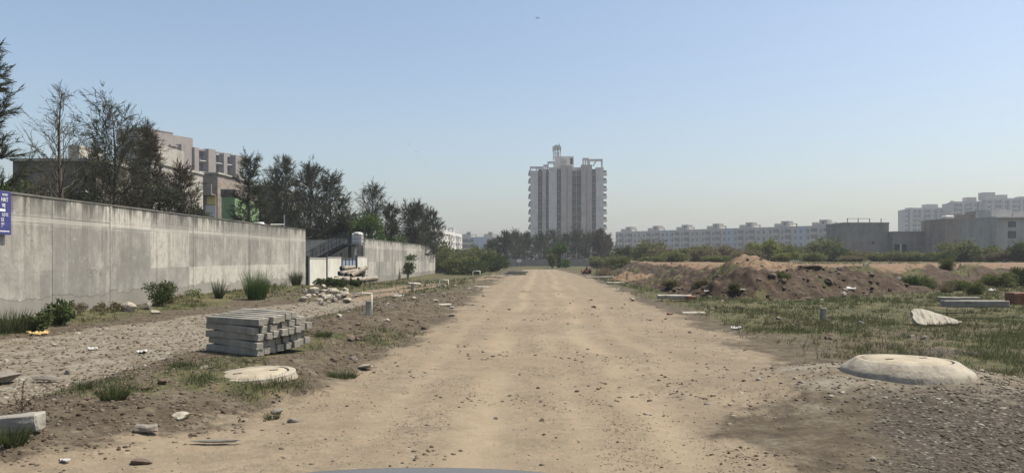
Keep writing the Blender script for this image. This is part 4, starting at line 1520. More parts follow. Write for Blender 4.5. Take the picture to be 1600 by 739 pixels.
t = thing('green_house', 'mint green painted house with a dark parapet beyond the left wall', 'building', (PX(346, 70), 70, 0))
Hg = PZ(308, 70)
MB().box(0, PX(367, 70) - PX(346, 70), 0, 6, -1, Hg).build('wall', M['green_house'], t)
MB().box(-0.06, PX(368, 70) - PX(346, 70), -0.06, 6, Hg + 0.002, PZ(296, 70)).build('parapet', M['old_house'], t)
MB().box(PX(367, 70) - PX(346, 70) - 0.5, PX(367, 70) - PX(346, 70) - 0.15, -0.05, -0.004, 2.6, 4.0).build('window', M['glass'], t)
t = thing('old_house', 'long dark mouldy plastered house behind the trees at far left', 'building', (PX(20, 46), 46, 0))
Lo = PX(150, 46) - PX(20, 46)
Ho = PZ(252, 46)
MB().box(0, Lo, 0, 8, -1, Ho).build('wall', M['old_house'], t)
MB().box(-0.1, Lo + 0.1, -0.12, 8, Ho + 0.002, Ho + 0.16).build('roof_slab', M['plaster'], t)
for q in (0.18, 0.45, 0.72):
    g = MB().box(Lo * q, Lo * q + 0.9, -0.05, -0.004, 3.9, 5.3).build('window', M['glass'], t)
    MB().box(Lo * q - 0.1, Lo * q + 1.0, -0.4, -0.055, 5.35, 5.45).build('hood', M['plaster'], g)
MB().box(Lo * 0.48, Lo * 0.62, 1.5, 4, Ho + 0.16, Ho + 1.2).build('roof_room', M['plaster'], t)
t = thing('plaster_house', 'pale plastered house with a teal painted lower wall between the left trees', 'building', (PX(150, 52), 52, 0))
Lp = PX(236, 52) - PX(150, 52)
Hp = PZ(226, 52)
MB().box(0, Lp, 0, 8, -1, Hp - 1.2).build('wall', M['plaster'], t)
MB().box(-0.1, Lp + 0.1, -0.1, 8, Hp - 1.198, Hp - 1.05).build('roof_slab', M['plaster'], t)
MB().box(Lp * 0.55, Lp * 0.98, 1, 5, Hp - 1.05, Hp + 0.2).build('roof_room', M['plaster'], t)
MB().box(Lp * 0.60, Lp * 0.99, -0.06, -0.004, 2.5, 6.2).build('teal_panel', M['teal_render'], t)
for q in (0.1, 0.35):
    MB().box(Lp * q, Lp * q + 0.8, -0.05, -0.004, 4.4, 6.2).build('window', M['glass'], t)
t = thing('plaster_house', 'grey plastered house with a flat roof behind the narrow tree and white tank', 'building', (PX(392, 82), 82, 0))
Lq = PX(432, 82) - PX(392, 82)
MB().box(0, Lq, 0, 8, -1, PZ(294, 82)).build('wall', M['plaster'], t)
MB().box(-0.1, Lq + 0.1, -0.1, 8, PZ(294, 82) + 0.002, PZ(292, 82)).build('roof_slab', M['coping'], t)
for q in (0.15, 0.6):
    MB().box(Lq * q, Lq * q + 0.7, -0.05, -0.004, 5.0, 6.6).build('window', M['glass'], t)

# ------------------------------------------------------------------ trees behind the left wall
GL = 'dark feathery trees behind the left walls'


def cz(label, px, Y, py, wpx, **k):
    return casuarina('casuarina_tree', label, PX(px, Y), Y, PZ(py, Y), wpx / F * Y, group=GL, zb=k.pop('zb', 0.0), **k)


cz('tallest dark dense feathery tree cut off by the left edge', -22, 25, 58, 115, n=11000, seed=11, low=0.2, shape=0.55, blade=(0.16, 0.03))
cz('thin almost bare feathery tree over the wall right of the blue board', 98, 29, 136, 150, n=1700, seed=12, sparse=True, low=0.42, shape=0.7, blade=(0.16, 0.02))
cz('bushy dark feathery tree with a leaning top between bare tree and pale house', 172, 33, 172, 140, n=5600, seed=13, low=0.3, shape=0.45, lean=(0.2, 0), blade=(0.17, 0.03))
cz('dark lower feathery tree in the gap left of the pointed brown tree', 150, 37, 232, 110, n=4500, seed=31, low=0.25, shape=0.5, blade=(0.18, 0.034))
cz('pointed brownish feathery tree in front of the pink building', 230, 37, 200, 96, n=8500, seed=14, m='needle_brown', low=0.25, shape=0.75, blade=(0.18, 0.034))
cz('low brown feathery tree left of the brick house', 283, 40, 262, 80, n=5500, seed=15, m='needle_brown', low=0.3, shape=0.5, blade=(0.18, 0.036))
cz('narrow dark feathery tree right of the green house', 391, 45, 243, 66, n=5200, seed=16, low=0.3, shape=0.6, blade=(0.18, 0.034))
cz('dark feathery tree above the iron pole of the near wall', 446, 65, 252, 98, n=9000, seed=17, low=0.22, shape=0.6, blade=(0.24, 0.044))
cz('dark feathery tree with a double point above the white gate panels', 484, 67, 262, 90, n=9000, seed=18, low=0.22, shape=0.55, blade=(0.24, 0.044))
cz('dark feathery tree nearest left of the fresh green tree', 518, 69, 272, 76, n=8000, seed=19, low=0.2, shape=0.55, blade=(0.24, 0.046))
cz('low dark feathery tree filling the gap above the yard wall', 424, 70, 292, 62, n=6000, seed=32, low=0.2, shape=0.45, blade=(0.26, 0.05))
cz('sparse dark feathery tree right behind the fresh green tree', 580, 74, 294, 60, n=3600, seed=20, low=0.4, shape=0.5, blade=(0.26, 0.046))
cz('slim dark feathery tree behind the middle of the far wall', 611, 76, 322, 42, n=4200, seed=21, low=0.25, shape=0.6, blade=(0.28, 0.055))
cz('wide dark feathery tree behind the far wall end', 648, 86, 326, 62, n=6500, seed=22, low=0.2, shape=0.45, blade=(0.3, 0.06))
cz('small dark feathery tree at the very end of the far wall', 672, 92, 330, 40, n=4500, seed=23, low=0.2, shape=0.5, blade=(0.3, 0.06))


def bz(name, label, px, Y, py, wpx, n, seed, m, leaf, cat='tree', group=None, zb=0.0, **k):
    x = PX(px, Y)
    return bushy(name, label, x, Y, PZ(py, Y) - zb, wpx / F * Y, n, seed, m, cat, group, leaf, z0=zb, **k)


bz('broadleaf_tree', 'fresh green leafy tree behind the water tank and far wall', 566, 66, 312, 70, 5200, 41, 'leaf_bright', 0.20, lobes=12)
bz('broadleaf_tree', 'smaller fresh green leafy tree behind the far wall next to the tank', 600, 72, 345, 60, 3800, 42, 'leaf_bright', 0.20, lobes=9)
bz('broadleaf_tree', 'low dull leafy tree over the wall beside the blue board', 30, 23, 240, 90, 4200, 43, 'leaf', 0.09, lobes=10)
bz('broadleaf_tree', 'dull leafy tree low between the bare tree and the leaning tree', 118, 33, 262, 70, 3000, 44, 'leaf', 0.10, lobes=8)
for k, (px, py, wp, m_, lab) in enumerate(((140, 270, 80, 'needle', 'dark leafy tree low under the leaning feathery tree'), (250, 268, 80, 'needle', 'dark leafy tree low at the foot of the pointed brown tree'), (92, 256, 90, 'needle_brown', 'brown leafy tree low at the foot of the bare tree'), (300, 300, 60, 'needle', 'dark leafy bush low left of the brick house'))):
    bz('broadleaf_tree', lab, px, 36 + k, py - 14, wp, 3600, 150 + k, m_, 0.12, lobes=11)
for k, (px, py, wp, lab) in enumerate(((432, 312, 70, 'dark leafy tree low at the foot of the feathery trees by the iron pole'), (470, 300, 80, 'dark leafy tree low above the near wall end'), (505, 305, 80, 'dark leafy tree low behind the white gate panels'), (540, 315, 60, 'dark leafy tree low behind the steel stair'), (615, 352, 60, 'dark leafy tree low behind the middle of the far wall'), (655, 356, 60, 'dark leafy tree low behind the far wall end'))):
    bz('broadleaf_tree', lab, px, [66, 67, 68, 69, 80, 90][k], py, wp, 3600, 160 + k, 'needle', 0.2, lobes=11)
bz('broadleaf_tree', 'brownish leafy tree low in front of the brick house', 318, 44, 305, 50, 2200, 45, 'needle_brown', 0.12, lobes=8)
for k, (px, py, lab) in enumerate(((205, 262, 'brown leafy tree low in front of the teal wall'), (60, 262, 'dull leafy tree low in front of the dark mouldy house'))):
    bz('broadleaf_tree', lab, px, 40, py - 16, 100, 4200, 46 + k, 'needle_brown' if k == 0 else 'leaf', 0.13, lobes=12)

# ------------------------------------------------------------------ trees before the tower
GC = 'dark trees in front of the tower'
CT = [(788, 150, 364, 34, 'needle', 'leftmost dark tree in the clump left of the tower'), (806, 155, 360, 34, 'needle', 'dark tree second in the clump left of the tower'),
      (824, 160, 366, 30, 'needle', 'dark tree below the tower left corner'), (845, 165, 364, 34, 'needle', 'dark tree in front of the tower left of the green leafy tree'),
      (862, 172, 362, 30, 'needle', 'dark tree right behind the green leafy tree'), (884, 170, 360, 36, 'needle', 'dark tree just right of the green leafy tree'),
      (904, 165, 364, 38, 'needle', 'broad dark tree below the middle of the tower'), (922, 160, 366, 36, 'needle', 'dark tree below the tower right piers'),
      (938, 155, 357, 32, 'needle_brown', 'taller brownish dark tree at the tower right corner'), (772, 150, 372, 30, 'needle', 'low dark tree beside the bushes at far left of the tower'), (950, 158, 372, 22, 'needle', 'small dark tree just right of the tower')]
for k, (px, Y, py, wpx, m, lab) in enumerate(CT):
    casuarina('casuarina_tree', lab, PX(px, Y), Y, PZ(py + [3, 8, 0, 6][k % 4], Y), wpx * 1.15 / F * Y, n=2600, seed=60 + k, m=m, group=GC, low=0.10, shape=[0.62, 0.45, 0.75][k % 3], blade=(0.36, 0.13), limbs=30, zb=0)
bz('broadleaf_tree', 'bright green leafy tree standing alone before the tower', 874, 112, 376, 30, 3400, 80, 'leaf_bright', 0.26, lobes=12, zb=-0.1)
bz('broadleaf_tree', 'small pale green tree leaning at the foot of the lone green tree', 863, 108, 393, 16, 1200, 81, 'scrub', 0.24, lobes=6, zb=-0.1)

# low boundary wall across the road's end
t = thing('boundary_wall', 'low dark grey wall across the far end of the dirt road', 'wall', (0, 135, -0.1))
MB().box(PX(765, 135), PX(985, 135), 0, 0.25, -0.6, 1.25).build('wall_body', M['raw_concrete'], t)
for k in range(9):
    q = PX(770 + k * 26, 135)
    MB().box(q, q + 0.28, -0.05, 0.30, -0.6, 1.4).build('wall_post', M['concrete_b'], t)
t = thing('signpost', 'small white signboard on two legs before the far low wall', 'sign', (PX(811, 118), 118, G(PX(811, 118), 118)))
MB().box(-0.35, 0.35, -0.03, 0.03, 0.75, 1.2).build('board', M['tank'], t, bevel=0.01)
for q in (-0.28, 0.28):
    MB().box(q - 0.03, q + 0.03, 0.032, 0.08, -0.1, 1.15).build('leg', M['iron'], t)

# ------------------------------------------------------------------ scrub
SH = []
for k in range(6):
    if k == 1:
        SH.append(None)
        continue
    s_ = bushy('shrub', 'x', 0, 0, 2.4, 3.6, 3600, 100 + k, ['scrub', 'scrub', 'scrub_dry', 'scrub_lime', 'leaf', 'scrub'][k], 'shrub', None, 0.19, z0=0.03, lobes=11)
    SH.append(s_)
used_ = set()


def put_shrub(kind, label, px, Y, pytop, wpx, group, rz=None):
    x = PX(px, Y)
    zb = G(x, Y)
    if kind not in used_:
        o = SH[kind]
        used_.add(kind)
    else:
        o = copy_tree(SH[kind])
    h = max(0.4, PZ(pytop, Y) - zb)
    o.location = (x, Y, zb - 0.03)
    o.scale = (wpx / F * Y / 3.6, wpx / F * Y / 3.6, h / 2.35)
    o.rotation_euler = (0, 0, random.Random(int(px * 7 + Y)).uniform(0, 6.28) if rz is None else rz)
    tag(o, label, 'shrub', group)
    return o


g1 = 'bushes past the far wall end'
for k, (kd, px, Y, py, wp, lab) in enumerate(((0, 700, 96, 390, 48, 'green bush touching the end of the far wall'), (5, 728, 100, 392, 52, 'olive bush in the middle of the clump past the far wall'), (0, 715, 88, 402, 50, 'low front bush of the clump past the far wall'),
                                             (4, 768, 92, 397, 44, 'dark rounded bush at the right end of the clump left of the road'), (5, 752, 105, 388, 46, 'tall olive bush at the back of the clump left of the road'), (4, 742, 86, 408, 34, 'small dark bush in front of the clump left of the road'), (0, 690, 105, 384, 40, 'tall green bush behind the far wall end'))):
    put_shrub(kd, lab, px, Y, py - 4, wp * 1.25, g1)
zones = [
    # kind, px, Y, pytop, width px, label
    (0, 965, 88, 396, 40, 'low green shrub right of the road near the red heap'),
    (5, 940, 104, 398, 40, 'low olive shrub at the right corner of the road end'),
    (4, 978, 118, 380, 40, 'dark green shrub below the first low apartment block'),
    (0, 1012, 112, 374, 48, 'tall green shrub before the first low apartment block'),
    (2, 1042, 108, 382, 46, 'dry olive shrub before the second low apartment block'),
    (0, 1052, 90, 391, 50, 'wide green shrub on the left part of the raised earth'),
    (5, 1083, 100, 381, 50, 'olive shrub before the third low apartment block'),
    (2, 1104, 96, 383, 44, 'dry brownish shrub with bare twigs before the third low block'),
    (0, 1018, 84, 398, 44, 'low spreading green shrub left of the earth heap'),
    (2, 1140, 104, 380, 50, 'dry olive shrub left of the earth heap before the fourth block'),
    (3, 1196, 98, 371, 52, 'yellow green shrub right above the earth heap'),
    (2, 1165, 90, 386, 46, 'dry low shrub directly behind the earth heap top'),
    (3, 1228, 84, 390, 36, 'small yellow green shrub right of the earth heap'),
    (5, 1222, 104, 376, 50, 'olive shrub left of the lone wall stub'),
    (0, 1284, 105, 371, 56, 'tall green shrub right of the lone wall stub'),
    (4, 1306, 98, 380, 46, 'dark green shrub before the blank grey building'),
    (0, 1270, 88, 392, 44, 'low green shrub in front of the lone wall stub'),
    (2, 1345, 100, 388, 46, 'dry shrub under the blank dark grey building'),
    (5, 1376, 98, 391, 40, 'low olive shrub at the right foot of the blank grey building'),
    (0, 1410, 96, 390, 46, 'green shrub under the building with the green net'),
    (5, 1446, 94, 391, 44, 'low olive shrub under the green net'),
    (0, 1504, 90, 375, 58, 'large green shrub before the brownish bare building'),
    (4, 1482, 86, 388, 40, 'dark green shrub at the left foot of the brownish building'),
    (0, 1545, 88, 383, 46, 'green shrub before the right part of the brownish building'),
    (2, 1570, 84, 388, 46, 'dry shrub under the whitish house with barred windows'),
    (4, 1594, 82, 374, 46, 'dark green shrub at the right edge before the whitish house'),
    (0, 1624, 86, 372, 60, 'green shrub just past the right edge of the whitish house'),
    (2, 1330, 84, 396, 40, 'low dry shrub on the edge of the raised dirt road'),
    (5, 1120, 84, 396, 40, 'low olive shrub in the hollow left of the earth heap'),
]
for z in zones:
    put_shrub(z[0], z[5], z[1], z[2], z[3] + 2, z[4] * 1.3, 'scrub on the raised ground right')
g3 = 'weeds on the earth bank at right'
for z in ((0, 1480, 42, 402, 26, 'upright green weed on top of the bank at right'), (4, 1420, 36.5, 428, 62, 'dark weeds hanging over the hollow in the bank'), (0, 1445, 37, 430, 44, 'green weeds right of the hollow in the bank'), (5, 1560, 38, 424, 56, 'pale green weed clump on the bank near the right edge'), (0, 1524, 30, 438, 36, 'rounded green weed at the bank foot left of the right edge'), (5, 1495, 34, 436, 46, 'grassy weed clump on the bank slope right of the hollow'),
          (4, 1592, 40, 414, 36, 'dark green weed at the right edge of the bank'), (0, 1390, 36, 432, 30, 'small green weed left of the hollow in the bank'), (2, 1096, 30, 440, 30, 'dry scrub clump on the left slope of the dark bank'), (2, 1150, 28, 437, 26, 'dry scrub clump below the earth heap'), (5, 1225, 29, 440, 24, 'low olive weed right of the dark soil heap'), (2, 1050, 33, 437, 34, 'dry scrub clump at the left end of the dark bank')):
    put_shrub(z[0], z[5], z[1], z[2], z[3], z[4], g3)

# far wood that closes the horizon
rs = np.random.RandomState(5)
n = 26000
ang = rs.uniform(-1.0, 1.0, n)
rr = rs.uniform(520, 620, n)
hz = (5.5 + 3.5 * fbm(ang * 60, rr * 0.02, 1.0, 4, 61)) * rs.uniform(0, 1, n) ** 0.6
c = np.stack([np.sin(ang) * rr, np.cos(ang) * rr, hz], 1)
o = blades('distant_trees', c, unit(rs.normal(size=(n, 3))), rs.uniform(1.0, 2.4, n), rs.uniform(0.8, 1.8, n), M['far_leaf'], None, 0.6, rs)
tag(o, kind='stuff')


# ------------------------------------------------------------------ loose pieces: rough blocks, stones
def rough_block(name, size, m, seed=0, amp=0.012, cuts=3, parent=None, bev=0.012):
    bm = bmesh.new()
    bmesh.ops.create_cube(bm, size=1.0)
    bmesh.ops.scale(bm, vec=size, verts=bm.verts)
    bmesh.ops.bevel(bm, geom=list(bm.edges), offset=bev, segments=1, affect='EDGES')
    bmesh.ops.subdivide_edges(bm, edges=[e for e in bm.edges if e.calc_length() > bev * 2.5], cuts=cuts, use_grid_fill=True)
    off = Vector((seed * 3.7, seed * 1.3, seed * 7.1))
    for v in bm.verts:
        v.co += mnoise.noise_vector(v.co * 7 + off) * amp + mnoise.noise_vector(v.co * 26 + off) * amp * 0.45
    me = bpy.data.meshes.new(name)
    bm.to_mesh(me)
    bm.free()
    return link_mesh(name, me, m, parent)


def stone_mesh(seed, m, sub=2, flat=0.7, rag=0.35):
    bm = bmesh.new()
    bmesh.ops.create_icosphere(bm, subdivisions=sub, radius=1.0)
    off = Vector((seed * 5.1, seed * 2.7, seed * 9.3))
    rs = random.Random(seed)
    planes = [(Vector((rs.gauss(0, 1), rs.gauss(0, 1), rs.gauss(0, 1))).normalized(), rs.uniform(0.5, 0.85)) for _ in range(7)]
    for v in bm.verts:
        for nn, dd in planes:
            q = v.co.dot(nn)
            if q > dd:
                v.co -= nn * (q - dd) * 0.9
        v.co *= 1 + rag * mnoise.noise(v.co * 1.7 + off) + 0.10 * mnoise.noise(v.co * 5 + off)
        v.co.z *= flat
    me = bpy.data.meshes.new('stone')
    bm.to_mesh(me)
    bm.free()
    me.materials.append(m)
    return me


ST = {k: [stone_mesh(i * 11 + j, M[k]) for i in range(4)] for j, k in enumerate(('rock_brown', 'rock_grey', 'rock_pale'))}


def stone(label, x, y, r, kind='rock_brown', seed=0, group=None, sink=0.3, stretch=(1, 1, 1), name='stone', cat='stone'):
    rs = random.Random(seed)
    o = bpy.data.objects.new(name, ST[kind][rs.randrange(4)])
    COL.objects.link(o)
    o.scale = (r * stretch[0] * rs.uniform(0.8, 1.25), r * stretch[1] * rs.uniform(0.8, 1.25), r * stretch[2] * rs.uniform(0.75, 1.1))
    o.rotation_euler = (rs.uniform(-0.35, 0.35), rs.uniform(-0.35, 0.35), rs.uniform(0, 6.28))
    o.location = (x, y, G(x, y) + r * 0.55 * (1 - sink))
    return tag(o, label, cat, group)


# stack of precast posts
PS = 0.100
A0 = Vector((-3.86, 10.48, 0.10))
U = Vector((-0.8, 0.6, 0)).normalized()          # along the posts, away from their near ends
W = Vector((0.6, 0.8, 0)).normalized()           # across the stack
pm_ = [rough_block('concrete_post', (1.27, PS * 1.03, PS * 0.97), M['concrete'] if k % 2 else M['concrete_b'], k, 0.007, 3, None, 0.007).data for k in range(5)]
for o in list(bpy.data.objects):
    if o.name.startswith('concrete_post'):
        bpy.data.objects.remove(o)
lay = ['bottom layer', 'second layer up', 'middle layer', 'fourth layer up', 'top layer']
pos = ['nearest the camera', 'second from the front', 'third from the front', 'fourth from the front', 'fifth from the front', 'sixth from the front', 'seventh from the front', 'rearmost']
rs = random.Random(4)
for l in range(5):
    skew = [0.015, -0.02, 0.035, -0.03, 0.02][l]
    cnt = [8, 8, 8, 8, 6][l]
    for k in range(cnt):
        o = bpy.data.objects.new('concrete_post', pm_[rs.randrange(5)])
        COL.objects.link(o)
        c = A0 + W * (0.05 + k * 0.106 + rs.uniform(-0.004, 0.004)) + U * (0.635 + rs.uniform(-0.05, 0.05) + [0.0, 0.04, -0.02, 0.05, 0.02][l])
        c.z = 0.10 + 0.048 + l * 0.102 + 0.125 * k / 8 + rs.uniform(-0.002, 0.002)
        o.location = c
        o.rotation_euler = (rs.uniform(-0.03, 0.03), rs.uniform(-0.008, 0.008) + [0, 0.01, -0.012, 0.012, 0][l], math.atan2(-U.y, -U.x) + skew + rs.uniform(-0.012, 0.012))
        tag(o, f'grey precast concrete post in the {lay[l]} of the stack, {pos[k]}', 'concrete post', 'precast concrete posts in the stack')


def lying(label, name, px, py, Y, size, rz, m, seed, tilt=(0, 0), cat='slab', z=None, amp=0.012):
    x = PX(px, Y)
    o = rough_block(name, size, M[m], seed, amp, 4)
    o.location = (x, Y, (PZ(py, Y) if z is None else z))
    o.rotation_euler = (tilt[0], tilt[1], rz)
    return tag(o, label, cat)


# manholes
def manhole(label, x, y, zt, rc, rt, rb, hgt, tilt=(0, 0)):
    t = thing('manhole', label, 'manhole', (x, y, zt - hgt))
    t.rotation_euler = (tilt[0], tilt[1], 0.4)
    MB().lathe([(rb * 1.06, -0.25), (rb, 0.0), (rb * 0.97, hgt * 0.3), (rt * 1.03, hgt * 0.9), (rt, hgt * 0.99), (rt * 0.985, hgt), (rc + 0.014, hgt), (rc + 0.010, hgt - 0.025), (rc - 0.1, hgt - 0.027)], 56).build('ring', M['ring'], t, smooth=True, hard=True)
    cv = MB().lathe([(rc - 0.014, hgt - 0.026), (rc - 0.012, hgt - 0.004), (rc - 0.024, hgt + 0.004), (rc * 0.6, hgt + 0.008), (rc * 0.2, hgt + 0.010)], 56)
    cv.build('cover', M['cover'], t, smooth=True, hard=True)
    for sx in (-1, 1):
        MB().box(sx * rc * 0.55 - 0.045, sx * rc * 0.55 + 0.045, -0.014, 0.014, hgt + 0.004, hgt + 0.013).build('lifting_slot', M['black'], t)
    return t


ly = 8.35
manhole('low round concrete manhole with its cover half buried in soil beside the post stack', PX(400, ly), ly, PZ(583, ly) + 0.008, 0.335, 0.405, 0.435, 0.075, (0.035, -0.05))
ry = 7.95
manhole('raised round concrete manhole with a sloping collar on the right verge', PX(1416, ry), ry, PZ(561.5, ry), 0.43, 0.49, 0.64, 0.125, (0.0, 0.02))

# slabs, kerbs and blocks
lying('thin pale concrete slab lying on the left soil strip', 'concrete_slab', 680, 476.5, 22.6, (0.92, 0.42, 0.055), 0.12, 'slab', 1, (0.03, 0.0))
lying('pale flat slab at the left road edge before the kerb pile', 'concrete_slab', 752, 448.5, 37, (0.75, 0.5, 0.07), 0.1, 'slab', 2, (0.04, 0.03))
lying('broken pale slab near the second white pipe frame', 'concrete_slab', 648, 443.5, 37, (0.6, 0.4, 0.08), 0.5, 'slab', 3, (0.12, 0.05))
lying('grey concrete slab half lifted on rubble in the left lane', 'concrete_slab', 624, 463, 27.5, (0.4, 0.35, 0.06), -0.3, 'concrete', 4, (0.15, 0.1))
for k, (px, py, lab) in enumerate(((800, 427.5, 'lower front kerb stone'), (812, 428.0, 'lower rear kerb stone'), (804, 424.3, 'upper left kerb stone'), (815, 424.8, 'upper right kerb stone'))):
    lying(f'{lab} in the small pile at the left road edge', 'kerb_stone', px, py, 64 + (k % 2) * 0.5, (1.1, 0.3, 0.16), 0.1 + 0.05 * k, 'concrete_b', 10 + k, cat='kerb stone')
lying('grey kerb stone lying apart left of the small kerb pile', 'kerb_stone', 783, 431.5, 60, (1.2, 0.3, 0.14), -0.1, 'concrete', 15, cat='kerb stone')
lying('grey concrete post lying at the lower left corner', 'concrete_post', 8, 664, 5.75, (0.52, 0.13, 0.135), 0.06, 'concrete_b', 16, (0.0, -0.10), cat='concrete post')
lying('short broken concrete piece at the left road edge in front', 'concrete_chunk', 229, 668, 6.05, (0.17, 0.075, 0.055), 0.25, 'rock_grey', 17, (0.1, -0.1), cat='rubble', amp=0.02)
lying('whitish concrete beam end lying in grass right of the road', 'concrete_slab', 1054, 463.8, 26.0, (1.15, 0.35, 0.13), -0.05, 'slab', 18, (0.03, 0.0))
lying('dark wooden block at the right end of the whitish beam', 'block', 1079, 465.3, 25.6, (0.3, 0.25, 0.12), 0.2, 'brick', 19, cat='block')
lying('lone brown brick at the right road edge', 'brick', 1046.5, 492.0, 19.4, (0.13, 0.11, 0.11), 0.3, 'brick', 20, cat='brick', amp=0.006)
lying('pale flat slab almost level with the grass at right', 'concrete_slab', 1083, 488.5, 20.2, (0.6, 0.3, 0.03), 0.05, 'slab', 21, (0.02, 0.0))
lying('pale flat stone slab by the right road edge farther off', 'concrete_slab', 962, 442, 43, (1.0, 0.5, 0.07), 0.1, 'slab', 22, (0.03, 0.0))
lying('long pale slab beside the red heap right of the road', 'concrete_slab', 938, 433, 52, (2.0, 0.6, 0.09), 0.12, 'slab', 23, (0.02, 0.0))
# leaning broken slab at right
def broken_slab():
    out = [(0, 0.02), (-0.03, 0.16), (0.03, 0.27), (0.02, 0.36), (0.13, 0.44), (0.28, 0.43), (0.45, 0.37), (0.63, 0.27), (0.80, 0.17), (1.02, 0.04), (0.86, -0.02), (0.66, 0.0), (0.5, -0.05), (0.3, -0.02), (0.14, -0.05)]
    bm = bmesh.new()
    lo = [bm.verts.new((u, v, 0)) for u, v in out]
    f = bm.faces.new(lo)
    g = bmesh.ops.extrude_face_region(bm, geom=[f])
    bmesh.ops.translate(bm, vec=(0, 0, 0.085), verts=[v for v in g['geom'] if isinstance(v, bmesh.types.BMVert)])
    bmesh.ops.recalc_face_normals(bm, faces=bm.faces)
    bmesh.ops.triangulate(bm, faces=bm.faces)
    bmesh.ops.subdivide_edges(bm, edges=bm.edges, cuts=3)
    for v in bm.verts:
        v.co += mnoise.noise_vector(v.co * 9) * 0.012 + mnoise.noise_vector(v.co * 30) * 0.006
    me = bpy.data.meshes.new('concrete_slab')
    bm.to_mesh(me)
    bm.free()
    return link_mesh('concrete_slab', me, M['slab_stained'])


o = broken_slab()
sx_, sy_ = PX(1429, 16.4), 16.35
o.location = (sx_, sy_, G(sx_ + 0.5, sy_) + 0.0)
o.rotation_euler = (R(42), 0, R(4))
tag(o, 'broad pale broken concrete slab leaning in the grass at right', 'slab')
lying('long low dark kerb half sunk behind the leaning slab', 'kerb_stone', 1523, 474.5, 18.6, (1.5, 0.28, 0.16), -0.08, 'concrete_b', 25, cat='kerb stone')
lying('low flat kerb farther behind the leaning slab', 'kerb_stone', 1497, 467.5, 20.5, (1.0, 0.3, 0.12), -0.12, 'concrete_b', 26, cat='kerb stone')
lying('dark brown brick block at the right edge', 'brick_block', 1592, 466, 18.9, (0.5, 0.35, 0.28), 0.1, 'brick', 27, cat='block')
lying('pale broken slab lying on the bank slope', 'concrete_slab', 1312, 443, 33.5, (0.75, 0.55, 0.10), 0.8, 'slab', 28, (0.5, 0.45), amp=0.04)
lying('narrow grey slab stuck in the bank left of the pale one', 'concrete_slab', 1274, 437, 33, (0.45, 0.3, 0.10), 0.3, 'concrete', 29, (0.4, 0.2), amp=0.03)
lying('thin pale slab edge on the bank beside the dark soil heap', 'concrete_slab', 1250, 426, 34, (0.15, 0.9, 0.08), 0.7, 'slab', 30, (0.5, 0.2), amp=0.02)

# upright marker posts
for lab, px, pyt, pyb, Y in (('short grey concrete marker post beside the white pipe frame', 575.5, 469.5, 489, 17.3), ('short grey marker post in the left verge near the lane', 644.5, 442.5, 453.5, 33), ('short grey marker post in the right grass near the bank', 1286, 481, 497, 18.0)):
    x = PX(px, Y)
    o = rough_block('marker_post', (0.115, 0.115, PZ(pyt, Y) - G(x, Y) + 0.2), M['concrete_b'], int(px), 0.006, 3)
    o.location = (x, Y, (PZ(pyt, Y) + G(x, Y) - 0.2) / 2)
    o.rotation_euler = (0.02, 0.03, 0.3)
    tag(o, lab, 'marker post', 'short concrete marker posts')


def pipe_frame(lab, px0, px1, pyt, Y, r, left=True):
    x0, x1 = PX(px0, Y), PX(px1, Y)
    zt = PZ(pyt, Y)
    t = thing('pipe_frame', lab, 'pipe', (x1, Y, G(x1, Y)), 0, 'white plastic pipe frames on the left verge')
    z1 = zt - t.location.z
    MB().tube([(0, 0, -0.15), (0, 0, z1)], r, 8).build('upright_pipe', M['pipe_white'], t, smooth=True)
    g0 = G(x0, Y) - t.location.z
    MB().tube([(x0 - x1, 0.02, (g0 - 0.15) if left else z1 - 0.09), (x0 - x1, 0.02, z1)], r, 8).build('upright_pipe', M['pipe_white'], t, smooth=True)
    MB().tube([(x0 - x1 - r, 0.01, z1), (r, 0.0, z1)], r * 1.05, 8).build('cross_pipe', M['pipe_white'], t, smooth=True)
    MB().tube([((x0 - x1) * 0.55, 0.01, z1), ((x0 - x1) * 0.55, 0.01, z1 + 0.04)], r * 1.2, 8).build('tee_joint', M['pipe_white'], t, smooth=True)


pipe_frame('nearest white plastic pipe frame beside the concrete marker post', 553, 581, 458.5, 16.9, 0.013, False)
pipe_frame('second white plastic pipe frame farther along the left verge', 687, 700.5, 437.5, 34, 0.018)
pipe_frame('farthest white plastic pipe frame near the road end kerbs', 739, 750, 423.5, 58, 0.026)

